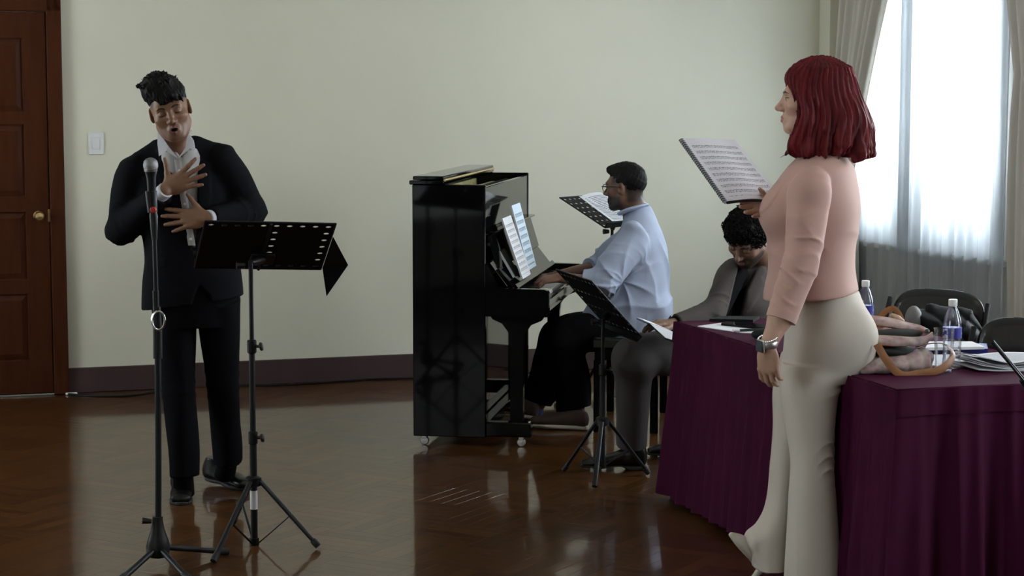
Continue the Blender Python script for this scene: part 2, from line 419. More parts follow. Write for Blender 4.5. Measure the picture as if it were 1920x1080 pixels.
    def sheet(s, fn, nu, nv, thick=0.002):
        """sheet with thickness from fn(u,v)->point; UV on the front"""
        g = [[Vector(fn(i / nu, j / nv)) for j in range(nv + 1)] for i in range(nu + 1)]
        nm = [[None] * (nv + 1) for _ in range(nu + 1)]
        for i in range(nu + 1):
            for j in range(nv + 1):
                du = g[min(i + 1, nu)][j] - g[max(i - 1, 0)][j]; dv = g[i][min(j + 1, nv)] - g[i][max(j - 1, 0)]
                c = du.cross(dv); nm[i][j] = c.normalized() if c.length > 1e-12 else Vector((0, 0, 1))
        vs_ = [g[i][j] for i in range(nu + 1) for j in range(nv + 1)] + [g[i][j] - nm[i][j] * thick for i in range(nu + 1) for j in range(nv + 1)]
        K = lambda i, j: i * (nv + 1) + j; O = (nu + 1) * (nv + 1); fs = []; uvs = []
        for i in range(nu):
            for j in range(nv):
                a, b, c, d = K(i, j), K(i + 1, j), K(i + 1, j + 1), K(i, j + 1)
                fs.append((a, b, c, d)); uvs.append([(i / nu, j / nv), ((i + 1) / nu, j / nv), ((i + 1) / nu, (j + 1) / nv), (i / nu, (j + 1) / nv)])
                fs.append((a + O, d + O, c + O, b + O)); uvs.append([(0.0, 0.0)] * 4)
        for i in range(nu):
            for (j, fl) in ((0, 0), (nv, 1)):
                a, b = K(i, j), K(i + 1, j); q = (a, a + O, b + O, b); fs.append(q if not fl else q[::-1]); uvs.append([(0.0, 0.0)] * 4)
        for j in range(nv):
            for (i, fl) in ((0, 1), (nu, 0)):
                a, b = K(i, j), K(i, j + 1); q = (a, a + O, b + O, b); fs.append(q if not fl else q[::-1]); uvs.append([(0.0, 0.0)] * 4)
        return s.add(vs_, fs, uvs)
    def build(s, name, m, parent=None, origin=None, smooth=True, angle=38):
        if origin is None:
            if parent: origin = world_origin(parent)
            else:
                lo = Vector([min(v[i] for v in s.v) for i in range(3)]); hi = Vector([max(v[i] for v in s.v) for i in range(3)])
                origin = Vector(((lo.x + hi.x) / 2, (lo.y + hi.y) / 2, lo.z))
        me = bpy.data.meshes.new(name)
        me.from_pydata([tuple(v - Vector(origin)) for v in s.v], [], s.f)
        if any(any(c != (0.0, 0.0) for c in u) for u in s.uv):
            l = me.uv_layers.new(name='UVMap'); l.data.foreach_set('uv', [x for u in s.uv for c in u for x in c])
        me.update()
        bm_ = bmesh.new(); bm_.from_mesh(me); bmesh.ops.recalc_face_normals(bm_, faces=bm_.faces); bm_.to_mesh(me); bm_.free()
        if smooth:
            me.polygons.foreach_set('use_smooth', [True] * len(me.polygons)); me.set_sharp_from_angle(angle=R(angle))
        return link_mesh(name, me, m, parent, origin)

def frame_T(o, x, y, z=(0, 0, 1)):
    o, x, y, z = Vector(o), Vector(x), Vector(y), Vector(z)
    return lambda p: o + x * p[0] + y * p[1] + z * p[2]
def arc(c, r, a0, a1, n, ax, ay):
    c, ax, ay = Vector(c), Vector(ax), Vector(ay)
    return [c + ax * (r * math.cos(a0 + (a1 - a0) * i / n)) + ay * (r * math.sin(a0 + (a1 - a0) * i / n)) for i in range(n + 1)]
def spline(pts, n=8):
    pts = [Vector(p) for p in pts]; out = []
    for i in range(len(pts) - 1):
        p0, p1, p2, p3 = pts[max(i - 1, 0)], pts[i], pts[i + 1], pts[min(i + 2, len(pts) - 1)]
        for k in range(n):
            t = k / n
            out.append(0.5 * ((2 * p1) + (p2 - p0) * t + (2 * p0 - 5 * p1 + 4 * p2 - p3) * t * t + (3 * p1 - p0 - 3 * p2 + p3) * t ** 3))
    return out + [pts[-1]]

# ---------------------------------------------------------------- implicit modelling (figures and soft things)
class Sdf:
    """list of smooth-blended solids, meshed with surface nets"""
    def __init__(s): s.ops = []; s.post = None
    def _op(s, lo, hi, fn, k, mode): s.ops.append((np.array(lo, float), np.array(hi, float), fn, k, mode)); return s
    def cap(s, a, b, ra, rb=None, k=0.02, mode='+', wr=None):
        a = np.array(a, float); b = np.array(b, float); rb = ra if rb is None else rb
        ab = b - a; L2 = max(float(ab @ ab), 1e-12); rm = max(ra, rb) + k + 0.012
        def fn(X, Y, Z):
            px, py, pz = X - a[0], Y - a[1], Z - a[2]
            t = np.clip((px * ab[0] + py * ab[1] + pz * ab[2]) / L2, 0, 1)
            d = np.sqrt((px - t * ab[0]) ** 2 + (py - t * ab[1]) ** 2 + (pz - t * ab[2]) ** 2) - (ra + (rb - ra) * t)
            if wr: d = d + wr(X, Y, Z, t)
            return d
        return s._op(np.minimum(a, b) - rm, np.maximum(a, b) + rm, fn, k, mode)
    def chain(s, pts, rs, k=0.02, mode='+'):
        for i in range(len(pts) - 1): s.cap(pts[i], pts[i + 1], rs[i], rs[i + 1], k, mode)
        return s
    def ell(s, c, r, rot=None, k=0.02, mode='+', half=None):
        c = np.array(c, float); r = np.array(r, float); A = np.array(rot) if rot is not None else np.eye(3)   # columns = local axes
        rm = r.max() + k + 0.012
        def fn(X, Y, Z):
            px, py, pz = X - c[0], Y - c[1], Z - c[2]
            q = [(px * A[0, i] + py * A[1, i] + pz * A[2, i]) for i in range(3)]
            k0 = np.sqrt(sum((q[i] / r[i]) ** 2 for i in range(3))); k1 = np.sqrt(sum((q[i] / r[i] ** 2) ** 2 for i in range(3)))
            d = k0 * (k0 - 1) / np.maximum(k1, 1e-6)
            if half is not None:
                n, off = half; d = np.maximum(d, off - (px * n[0] + py * n[1] + pz * n[2]))
            return d
        return s._op(c - rm, c + rm, fn, k, mode)
    def loft(s, rings, ax, k=0.02, p=2.0, mode='+', axis=None, fn=None):
        C = np.array([list(q[0]) for q in rings], float); rx = np.array([q[1] for q in rings], float); ry = np.array([q[2] for q in rings], float)
        az = np.array(axis, float) if axis is not None else C[-1] - C[0]; az /= np.linalg.norm(az)
        ax = np.array(ax, float); ax -= az * (ax @ az); ax /= np.linalg.norm(ax); ay = np.cross(az, ax)
        T = (C - C[0]) @ az; cx = (C - C[0]) @ ax; cy = (C - C[0]) @ ay
        tt = np.linspace(T[0], T[-1], 96)
        def herm(val):
            m = np.gradient(val, T); i = np.clip(np.searchsorted(T, tt) - 1, 0, len(T) - 2); h = T[i + 1] - T[i]; u = (tt - T[i]) / h
            return (2 * u ** 3 - 3 * u ** 2 + 1) * val[i] + (u ** 3 - 2 * u ** 2 + u) * h * m[i] + (-2 * u ** 3 + 3 * u ** 2) * val[i + 1] + (u ** 3 - u ** 2) * h * m[i + 1]
        tab = [herm(cx), herm(cy), np.maximum(herm(rx), 0.004), np.maximum(herm(ry), 0.004)]
        c0 = C[0]; rm = max(rx.max(), ry.max()) + k + 0.03
        def ev(X, Y, Z):
            px, py, pz = X - c0[0], Y - c0[1], Z - c0[2]
            t = px * az[0] + py * az[1] + pz * az[2]
            tc = (np.clip(t, T[0], T[-1]) - T[0]) / (T[-1] - T[0]) * 95.0
            i = np.minimum(tc.astype(np.int32), 94); u = tc - i
            I = lambda a: a[i] * (1 - u) + a[i + 1] * u
            x = px * ax[0] + py * ax[1] + pz * ax[2] - I(tab[0]); y = px * ay[0] + py * ay[1] + pz * ay[2] - I(tab[1])
            a_, b_ = I(tab[2]), I(tab[3])
            rho = (np.abs(x / a_) ** p + np.abs(y / b_) ** p) ** (1.0 / p); r_ = np.sqrt(x * x + y * y)
            d = np.maximum(r_ * (1 - 1 / np.maximum(rho, 1e-3)), -np.minimum(a_, b_))
            if fn: d = d + fn(np.arctan2(y / b_, x / a_), t, X, Y, Z)
            return np.maximum(d, np.maximum(T[0] - t, t - T[-1]))
        return s._op(C.min(0) - rm, C.max(0) + rm, ev, k, mode)
    def cut(s, pt, n, k=0.002):
        pt = np.array(pt, float); n = np.array(Vector(n).normalized())
        return s._op([-1e3] * 3, [1e3] * 3, lambda X, Y, Z: (X - pt[0]) * n[0] + (Y - pt[1]) * n[1] + (Z - pt[2]) * n[2], k, 'x')
    def poly(s, pts, y0, y1, k=0.002, mode='-'):
        """prism over a polygon given in x,z between two depths"""
        q = np.array([(p[0], p[2]) for p in pts], float)
        fn = lambda X, Y, Z: np.maximum(poly_d(q, X, Z), np.maximum(y0 - Y, Y - y1))
        return s._op((q[:, 0].min() - .03, y0 - .03, q[:, 1].min() - .03), (q[:, 0].max() + .03, y1 + .03, q[:, 1].max() + .03), fn, k, mode)
    def eval(s, lo, hi, h, axes=None):
        lo = np.array(lo, float); hi = np.array(hi, float)
        if axes is None: axes = [lo[a] + h * np.arange(int(math.ceil((hi[a] - lo[a]) / h)) + 1) for a in range(3)]
        g = [a.astype(np.float32) for a in axes]; n = [len(a) for a in axes]
        f = np.full(n, 0.08, np.float32)
        for (bl, bh, fn, k, mode) in s.ops:
            i0 = [max(int(np.searchsorted(g[a], bl[a])) - 1, 0) for a in range(3)]; i1 = [min(int(np.searchsorted(g[a], bh[a])) + 1, n[a]) for a in range(3)]
            if any(b <= a for a, b in zip(i0, i1)): continue
            sl = tuple(slice(a, b) for a, b in zip(i0, i1))
            d = fn(g[0][sl[0]][:, None, None], g[1][sl[1]][None, :, None], g[2][sl[2]][None, None, :]).astype(np.float32)
            c = f[sl]
            if mode == '+': w = np.maximum(k - np.abs(c - d), 0) / k; f[sl] = np.minimum(c, d) - w * w * k * 0.25
            else:
                if mode == '-': d = -d
                w = np.maximum(k - np.abs(c - d), 0) / k; f[sl] = np.maximum(c, d) + w * w * k * 0.25
        if s.post:
            ix = np.nonzero(np.abs(f) < 0.03); f[ix] += s.post(g[0][ix[0]], g[1][ix[1]], g[2][ix[2]]).astype(np.float32)
        return f, axes
    def at(s, P_):
        """field at loose points (n,3)"""
        X, Y, Z = P_[:, 0], P_[:, 1], P_[:, 2]; f = np.full(len(P_), .08)
        for (bl, bh, fn, k, mode) in s.ops:
            ok = ((P_ > bl) & (P_ < bh)).all(1)
            if not ok.any(): continue
            d = fn(X[ok], Y[ok], Z[ok]); c = f[ok]
            if mode == '-': d = -d
            w = np.maximum(k - np.abs(c - d), 0) / k
            f[ok] = np.minimum(c, d) - w * w * k * .25 if mode == '+' else np.maximum(c, d) + w * w * k * .25
        return f
    def skin_point(s, H, x, z, y0=.14, lift=0.0):
        """front surface of the head at local x, z"""
        t = np.linspace(y0, .02, 120); pts = np.array([tuple(H.p(x, y, z)) for y in t]); f = s.at(pts); i = int(np.argmax(f < 0))
        return H.p(x, t[i] + lift, z)
    def mesh(s, lo, hi, h, smooth=1):
        f, ax_ = s.eval(lo, hi, h); V, Q = nets(f, ax_)
        for _ in range(smooth): V = relax(V, Q)
        return V, Q
    def bounds(s, pad=0.0):
        add = [o for o in s.ops if o[4] == '+']
        return np.min([o[0] for o in add], 0) - pad, np.max([o[1] for o in add], 0) + pad

def poly_d(q, X, Z):
    n = len(q); d = None; sg = None
    for i in range(n):
        a, b = q[i], q[i - 1]; e = b - a; wx, wz = X - a[0], Z - a[1]
        t = np.clip((wx * e[0] + wz * e[1]) / max(e @ e, 1e-12), 0, 1); dd = (wx - e[0] * t) ** 2 + (wz - e[1] * t) ** 2
        d = dd if d is None else np.minimum(d, dd)
        c1, c2, c3 = Z >= a[1], Z < b[1], e[0] * wz > e[1] * wx
        fl = np.where((c1 & c2 & c3) | (~c1 & ~c2 & ~c3), -1.0, 1.0); sg = fl if sg is None else sg * fl
    return sg * np.sqrt(d)

def nets(f, axes):
    s = f < 0; n = f.shape
    OFF = np.array([(i, j, k) for i in (0, 1) for j in (0, 1) for k in (0, 1)])
    cnt = np.zeros((n[0] - 1, n[1] - 1, n[2] - 1), np.uint8)
    for (i, j, k) in OFF: cnt += s[i:n[0] - 1 + i, j:n[1] - 1 + j, k:n[2] - 1 + k]
    act = (cnt > 0) & (cnt < 8); ii = np.argwhere(act); idm = np.full(act.shape, -1, np.int32); idm[act] = np.arange(len(ii))
    vals = np.stack([f[ii[:, 0] + o[0], ii[:, 1] + o[1], ii[:, 2] + o[2]] for o in OFF], 1).astype(np.float64)
    acc = np.zeros((len(ii), 3)); num = np.zeros(len(ii))
    for a in range(8):
        for b in range(a + 1, 8):
            if np.abs(OFF[a] - OFF[b]).sum() != 1: continue
            va, vb = vals[:, a], vals[:, b]; m = (va < 0) != (vb < 0)
            t = np.where(m, va / np.where(m, va - vb, 1), 0)
            acc += np.where(m[:, None], OFF[a] + (OFF[b] - OFF[a]) * t[:, None], 0); num += m
    fr = acc / np.maximum(num, 1)[:, None]
    V = np.stack([axes[a][ii[:, a]] + fr[:, a] * (axes[a][ii[:, a] + 1] - axes[a][ii[:, a]]) for a in range(3)], 1)
    Q = []
    for ax in range(3):
        b_, c_ = (ax + 1) % 3, (ax + 2) % 3
        sl0 = [slice(None)] * 3; sl1 = [slice(None)] * 3; sl0[ax] = slice(0, -1); sl1[ax] = slice(1, None)
        ch = s[tuple(sl0)] != s[tuple(sl1)]; e = np.argwhere(ch)
        e = e[(e[:, b_] >= 1) & (e[:, c_] >= 1) & (e[:, b_] < n[b_] - 1) & (e[:, c_] < n[c_] - 1)]
        if not len(e): continue
        ins = s[e[:, 0], e[:, 1], e[:, 2]]; q = []
        for (db, dc) in ((-1, -1), (0, -1), (0, 0), (-1, 0)):
            t = e.copy(); t[:, b_] += db; t[:, c_] += dc; q.append(idm[t[:, 0], t[:, 1], t[:, 2]])
        q = np.stack(q, 1); q[~ins] = q[~ins][:, ::-1]; Q.append(q)
    return V, np.concatenate(Q)

def relax(V, Q, w=0.5):
    n = len(V); acc = np.zeros((n, 3)); cn = np.zeros(n)
    for a in range(4):
        for d in (1, 3):
            i, j = Q[:, a], Q[:, (a + d) % 4]; cn += np.bincount(i, minlength=n)
            for c in range(3): acc[:, c] += np.bincount(i, V[j, c], minlength=n)
    return V * (1 - w) + w * acc / np.maximum(cn, 1)[:, None]

def graded(lo, hi, h, spans):
    """grid line positions: coarse, but fine inside the spans"""
    out = [lo]
    while out[-1] < hi:
        x = out[-1]; st = h
        for (a, b, hf) in spans:
            if a - 1e-6 <= x < b: st = min(st, hf)
            elif x < a < x + st: st = max(a - x, .002)
        out.append(x + st)
    return np.array(out)

def multi_mesh(S, coarse, fine, smooth=1):
    """one closed surface; the grid is finer where head and hands are"""
    (clo, chi, ch) = coarse
    axes = [graded(clo[a], chi[a], ch, [(lo[a], hi[a], h) for (lo, hi, h) in fine]) for a in range(3)]
    f, axes = S.eval(clo, chi, ch, axes); V, Q = nets(f, axes)
    for _ in range(smooth): V = relax(V, Q)
    return V, Q

def sdf_obj(name, S, h, m, parent=None, smooth=1, lo=None, hi=None, pad=0.01):
    if lo is None: lo, hi = S.bounds(pad)
    V, Q = S.mesh(lo, hi, h, smooth)
    return np_mesh(name, V, Q, m, parent)

def wob(X, Y, Z, f, ph=0.0):
    """cheap smooth noise in -1..1"""
    a = np.sin(f * (X * 0.91 + Y * 0.37 - Z * 0.21) + ph + 1.3 * np.sin(f * 0.53 * (Z - X * 0.6) + ph * 2))
    b = np.sin(f * (-X * 0.31 + Y * 0.83 + Z * 0.47) * 1.17 + 2.1 + ph + 1.1 * np.sin(f * 0.61 * (X + Y * 0.7)))
    c = np.sin(f * (X * 0.23 - Y * 0.41 + Z * 0.88) * 0.87 + 4.2 + ph + 1.2 * np.sin(f * 0.47 * (Y - Z * 0.8)))
    return (a + b + c) / 3.0
def ridge(a): return (1 - np.abs(np.sin(a))) ** 2

# ================================================================ the room
def room():
    rt = lambda: frame_T(WA - Vector((0, 0, WA.z)), E1, -E2)      # x along the back wall, y into the room, z up
    x0, x1 = ROOM_LEFT, (CORNER - WA).dot(E1)
    fl = MB(rt()).box((x0 - .2, -.2, -0.16), (x1 + .2, ROOM_DEEP + .2, -0.012)).build('floor', M_['subfloor'], smooth=False); set_props(fl, kind='structure')
    # parquet: squares of five strips, laid askew to the walls
    SQ, NS = 0.30, 5; sw = SQ / NS
    ang = R(-30); ca, sa = math.cos(ang), math.sin(ang)
    cells = []
    for i in range(-45, 46):
        for j in range(-10, 65):
            cx, cy = i * SQ, j * SQ; px, py = cx * ca - cy * sa, cx * sa + cy * ca
            q = Vector((px, py, 0)) - WA; t = q.dot(E1); d = -q.dot(E2)
            if not (x0 - .1 < t < x1 + .1 and -.1 < d < ROOM_DEEP + .1): continue
            zc = py * math.cos(PITCH) + CAM_H * math.sin(PITCH)
            if zc < 4.5 or py > 13: continue
            u = 960 + FPX * px / zc; v = 540 + FPX * ((CAM_H * math.cos(PITCH) - py * math.sin(PITCH)) / zc)
            if -700 < u < 2600 and v < 1500: cells.append((px, py, (i + j) % 2, -90 < u < 1250 and v < 1110, v))
    cells.sort(key=lambda c: -c[4])
    pm = MB(lambda p: Vector(p)).box((-SQ / 2 + .0002, -sw / 2 + .0002, -.012), (SQ / 2 - .0002, sw / 2 - .0002, 0), 0.0004)
    first = None; count = 0; rest = MB()
    for (px, py, alt, seen, v) in cells:
        a = ang + (PI / 2 if alt else 0); dx, dy = math.cos(a), math.sin(a)
        for k in range(NS):
            o = (k - (NS - 1) / 2) * sw; x, y = px - dy * o, py + dx * o
            tx, ty = random.gauss(0, .0004), random.gauss(0, .0002)
            if seen and count < 300:
                if first is None: first = pm.build('parquet_strip', M_['strip'], fl, smooth=False, origin=(0, 0, 0)); b = first
                else: b = first.copy(); COL.objects.link(b); b.parent = fl
                b.location = Vector((x, y, 0)) - world_origin(fl); b.rotation_euler = (ty, tx, a); count += 1
            else:
                c = []
                for (sx, sy) in ((-1, -1), (1, -1), (1, 1), (-1, 1)):
                    lx, ly = sx * (SQ / 2 - .0003), sy * (sw / 2 - .0003)
                    c.append(Vector((x + dx * lx - dy * ly, y + dy * lx + dx * ly, -tx * lx + ty * ly)))
                rest.slab(c, (0, 0, -.012))
    r = rest.build('parquet_field', M_['strip'], fl, smooth=False); r['kind'] = 'stuff'
    # walls
    set_props(MB(rt()).box((x0, -.2, -0.012), (x1 + .2, 0, CEIL)).build('wall_back', M_['wall'], smooth=False), kind='structure')
    w = MB(rt()); prev = -.2
    for (k0, k1) in ADDED_LEFT_WINDOWS:  # openings for the unseen windows added as light sources
        w.box((x0 - .2, prev, -.012), (x0, k0, CEIL)); w.box((x0 - .2, k0, -.012), (x0, k1, WIN_Z0)); w.box((x0 - .2, k0, WIN_Z1), (x0, k1, CEIL)); prev = k1
    w.box((x0 - .2, prev, -.012), (x0, ROOM_DEEP + .2, CEIL))
    set_props(w.build('wall_left', M_['wall'], smooth=False), kind='structure')
    set_props(MB(rt()).box((x0, ROOM_DEEP, -0.012), (x1 + .2, ROOM_DEEP + .2, CEIL)).build('wall_front', M_['panelling'], smooth=False), kind='structure')
    set_props(MB(rt()).box((x0 - .2, -.2, CEIL), (x1 + .2, ROOM_DEEP + .2, CEIL + .2)).build('ceiling', M_['ceiling'], smooth=False), kind='structure')
    w = MB(rt())
    prev = 0.0
    for (k0, k1) in WINDOWS:
        w.box((x1, prev, -.012), (x1 + .2, k0, CEIL)); w.box((x1, k0, -.012), (x1 + .2, k1, WIN_Z0)); w.box((x1, k0, WIN_Z1), (x1 + .2, k1, CEIL)); prev = k1
    w.box((x1, prev, -.012), (x1 + .2, ROOM_DEEP, CEIL))
    set_props(w.build('wall_right', M_['wall_side'], smooth=False), kind='structure')
    for n, (k0, k1) in enumerate(WINDOWS + ADDED_LEFT_WINDOWS):  # the last ones frame the added, unseen windows of the left wall
        f = MB(rt()); y0, y1 = (x1 + .08, x1 + .13) if n < len(WINDOWS) else (x0 - .13, x0 - .08)
        for (a, b, c, d) in ((k0, k0 + .05, WIN_Z0, WIN_Z1), (k1 - .05, k1, WIN_Z0, WIN_Z1), (k0, k1, WIN_Z0, WIN_Z0 + .05), (k0, k1, WIN_Z1 - .05, WIN_Z1)):
            f.box((y0, a, c), (y1, b, d), 0.004)
        wf = f.build('window_%d' % (n + 1), M_['frame_white'], smooth=False); set_props(wf, kind='structure')
        mid = (k0 + k1) / 2; mw = .03
        if n == 0: ka, kb = K(1693, 1.3), K(1736, 1.3); mid = (ka + kb) / 2; mw = (kb - ka) / 2
        MB(rt()).box((y0, mid - mw, WIN_Z0 + .05), (y1, mid + mw, WIN_Z1 - .05), .004).build('mullion', M_['frame_white'], wf, smooth=False)
        for (a, b) in ((k0 + .05, mid - mw), (mid + mw, k1 - .05)):
            MB(rt()).box((y0 + .02, a, WIN_Z0 + .05), (y0 + .025, b, WIN_Z1 - .05)).build('pane', M_['pane'], wf, smooth=False)
        if n < len(WINDOWS): MB(rt()).box((x1 - .04, k0 - .04, WIN_Z0 - .04), (x1 + .08, k1 + .04, WIN_Z0), .006).build('window_sill', M_['frame_white'], wf, smooth=False)
    set_props(MB(rt()).box((-.02, 0, -.0), (x1, .014, .142), .004).build('baseboard_back', M_['base'], smooth=False), kind='structure')
    set_props(MB(rt()).box((x1 - .014, .014, 0), (x1, ROOM_DEEP, .142), .004).build('baseboard_right', M_['base'], smooth=False), kind='structure')
    set_props(MB(rt()).box((x0, 0.0, 0), (-1.2, .014, .142), .004).build('baseboard_left', M_['base'], smooth=False), kind='structure')
    # pier where the back wall meets the window wall
    set_props(MB(rt()).box((x1 - .155, .0, .0), (x1, .14, CEIL), .003).build('trim_1', M_['wall'], smooth=False), kind='structure')
    # door in the back wall
    D = rt(); dx1 = -.085; dx0 = dx1 - .92
    j = MB(D)
    j.box((dx1, 0, 0), (-.004, .05, 2.20), .006); j.box((dx0 - .081, 0, 0), (dx0, .05, 2.20), .006); j.box((dx0 - .081, 0, 2.115), (-.004, .05, 2.20), .006)
    dr = j.build('door_1', M_['door'], smooth=False); set_props(dr, kind='structure')
    leaf = MB(D).box((dx0 + .003, .0, .012), (dx1 - .003, .018, 2.112), .003).build('door_leaf', M_['door'], dr, smooth=False)
    st = MB(D)                                                                  # stiles and rails, proud of the leaf
    rows = [(1.575, 1.97), (1.106, 1.50), (.65, 1.02), (.20, .566)]
    xs = [(dx0 + .003, dx0 + .13), (dx1 - .130, dx1 - .003)]
    for (a, b) in xs: st.box((a, .014, .012), (b, .034, 2.112), .003)
    mid = (dx0 + dx1) / 2; st.box((mid - .05, .014, .012), (mid + .05, .034, 2.112), .003)
    zz = [2.112] + [z for (a, b) in rows for z in (b, a)] + [.012]
    for i in range(0, len(zz), 2): st.box((dx0 + .1, .014, zz[i + 1]), (dx1 - .1, .0335, zz[i]), .003)
    st.build('door_frame', M_['door'], leaf, smooth=False)
    for (a, b) in rows:
        for (xa, xb) in ((dx0 + .13, mid - .05), (mid + .05, dx1 - .13)):
            p = MB(D); p.slab([(xa + .004, .018, a + .004), (xb - .004, .018, a + .004), (xb - .004, .018, b - .004), (xa + .004, .018, b - .004)],
                              [(.03, .010, .03), (-.03, .010, .03), (-.03, .010, -.03), (.03, .010, -.03)])
            p.build('door_panel', M_['door'], leaf, smooth=False)
    hz = 1.0; hx = dx1 - .065
    h = MB(D); h.lathe([(.026, 0), (.026, .006), (.012, .010), (.010, .04), (.014, .048), (.026, .056), (.028, .068), (.020, .082), (.0, .086)], 20,
                       Matrix.Translation((hx, .034, hz)) @ Matrix.Rotation(R(-90), 4, 'X'))
    h.build('door_handle', M_['brass'], leaf)
    MB(D).box((dx1 - .012, .034, hz - .035), (dx1 + .002, .037, hz + .035), .001).build('strike_plate', M_['brass'], leaf, smooth=False)
    MB(D).box((dx0, .018, 0.0), (dx1, .05, .010), .002).build('threshold_light_strip', M_['alu'], dr, smooth=False)  # bright metal strip put in for the light leaking under the door
room()

# ---------------------------------------------------------------- small things on and along the back wall
def on_wall(u, v, off=0.0):
    """point of the back wall (off metres in front of it) seen at this place"""
    d = ray(u, v); n = E2; t = (WA - E2 * off - EYE).dot(n) / d.dot(n); return EYE + d * t
c = on_wall(180, 269); T = frame_T(c, E1, -E2)
sw = MB(T).box((-.042, 0, -.062), (.042, .010, .062), .004).build('light_switch', M_['white_plastic']); set_props(sw, 'white wall switch plate between the brown door and the singing man', 'switch')
MB(T).box((-.020, .010, -.034), (.020, .014, .034), .003).build('rocker', M_['white_plastic'], sw)
c = G(117, 731); T = frame_T((c.x, c.y, 0), E1, -E2)
ds = MB(T).lathe([(.02, 0), (.022, .01), (.020, .022), (.010, .03), (.0, .032)], 16).build('door_stop', M_['white_plastic']); set_props(ds, 'small white door stop on the floor at the door frame', 'door stop')
pts = [G(u, v, .006) for (u, v) in ((128, 739), (180, 742), (250, 741), (330, 728), (420, 722), (520, 722), (640, 715), (700, 711), (770, 709), (860, 704), (960, 700), (1100, 696))]
pts = [p + Vector((0, 0, 0)) for p in spline(pts, 6)]
set_props(MB().tube(pts, .006, 6).build('floor_cable', M_['black_plastic']), 'thin black cable lying along the foot of the back wall', 'cable')
c = G(133, 740)
set_props(MB(frame_T((c.x, c.y, 0), E1, -E2)).box((-.03, -.01, 0), (.035, .02, .012), .004).build('cable_plug', M_['white_plastic']), 'small white plug at the end of the floor cable beside the door', 'plug')

# fire extinguisher hung on the back wall behind the woman
c = on_wall(1452, 372, .10); T = frame_T(c, E1, -E2)
fe = empty('fire_extinguisher', c - Vector((0, 0, .42)), 'green fire extinguisher with black hose on the back wall beside the red-haired woman', 'extinguisher')
MB(T).lathe([(.05, -.42), (.068, -.41), (.070, -.08), (.062, -.03), (.035, .0), (.018, .012), (.018, .03)], 24).build('cylinder', M_['green'], fe)
MB(T).box((-.02, -.018, .025), (.022, .018, .06), .006).build('valve', M_['alu'], fe)
MB(T).box((.0, -.010, .055), (.085, .010, .066), .004, Matrix.Rotation(R(-25), 4, 'Y')).build('handle', M_['black_plastic'], fe)
MB(T).tube(spline([(-.015, .0, .045), (-.06, .01, .045), (-.085, .015, .01), (-.085, .02, -.1), (-.078, .02, -.3)], 6), .010, 10).build('hose', M_['black_plastic'], fe)
MB(T).box((-.025, .005, .040), (-.008, .02, .062), .002).build('tag', M_['yellow'], fe)
MB(T).box((-.062, -.10, .062), (-.030, -.094, .115), .002).build('bracket', M_['white_plastic'], fe)

# ---------------------------------------------------------------- curtains on the window wall
def curtain(name, k_top, k_bot, z_top, z_bot, off, waves, amp, m, label, cat, group=None, tie=None, thick=.004, nu=150, nv=40, seed=0):
    """pleated cloth hung in front of the window wall; k_* = (from, to) along the wall; tie = (z, k, width) gathers it"""
    rnd = random.Random(seed); ph = [rnd.uniform(0, 6.28) for _ in range(4)]
    def fn(u, v):
        z = z_top + (z_bot - z_top) * v
        a, b = k_top[0] + (k_bot[0] - k_top[0]) * v, k_top[1] + (k_bot[1] - k_top[1]) * v
        A = amp
        if tie:
            tz, tk = tie
            g = (z - tz) / (z_top - tz) if z > tz else (tz - z) / (tz - z_bot) * .55
            g = max(0.0, min(1.0, g)) ** (0.75 if z > tz else .6)
            a, b = tk[0] + (a - tk[0]) * g, tk[1] + (b - tk[1]) * g
        uu = u + .018 * math.sin(5 * u + ph[0]) + .006 * math.sin(9 * v + 11 * u + ph[1]) * v
        k = a + (b - a) * uu
        w = math.sin(2 * PI * waves * uu + ph[2]) + .35 * math.sin(2 * PI * waves * 2.3 * uu + ph[3] + 2 * v) + .2 * math.sin(2 * PI * waves * .37 * uu)
        return RW(k, off + A * w, z)
    o = MB().sheet(fn, nu, nv, thick).build(name, m, smooth=True, angle=80)
    return set_props(o, label, cat, group)
def tied(u_top, z_vis, z_tie, k_tie, z_top):     # top position so that the tied edge passes through picture column u_top at height z_vis
    g = ((z_vis - z_tie) / (z_top - z_tie)) ** .75; return k_tie + (K(u_top, z_vis, .10) - k_tie) / g
kl = K(1548, 1.3, .10); kt = K(1595, 1.0, .10)
curtain('curtain', (kl, tied(1688, 2.2, 1.02, kt, 3.05)), (kl, kt + .1), 3.05, .04, .10, 7, .028, M_['drape'], 'taupe drape gathered to the left of the bright window, behind the red hair', 'curtain', 'tied back drapes', tie=(1.02, (kl, kt)), seed=3)
k9 = K(1913, 1.75, .10); kr = k9 + .6
curtain('curtain', (K(1872, 2.2, .1) - .12, kr + .3), (k9 + .02, kr), 3.05, .04, .10, 8, .028, M_['drape'], 'taupe drape at the right edge of the picture beside the bright window', 'curtain', 'tied back drapes', tie=(1.75, (k9, kr)), seed=8)
ks = K(1690, 1.3, .05)
curtain('sheer_curtain', (K(1600, 1.3, .05), ks), (K(1600, 1.3, .05), ks), 3.0, .06, .042, 4, .010, M_['sheer'], 'left white sheer panel glowing in front of the window, beside the taupe drape', 'curtain', 'white sheers', thick=.0012, nu=110, nv=20, seed=5)
curtain('sheer_curtain', (ks - .02, K(1892, 1.5, .05)), (ks - .02, K(1880, 1.0, .05)), 3.0, .06, .050, 9, .020, M_['sheer'], 'right white sheer panel in tall folds in front of the bright window', 'curtain', 'white sheers', thick=.0012, nu=150, nv=20, seed=11)
rod = MB().tube([RW(.02, .08, 3.08), RW(2.95, .08, 3.08)], .014, 12).build('curtain_rod', M_['brass']); set_props(rod, 'brass curtain rod above the window, out of the picture', 'rod')

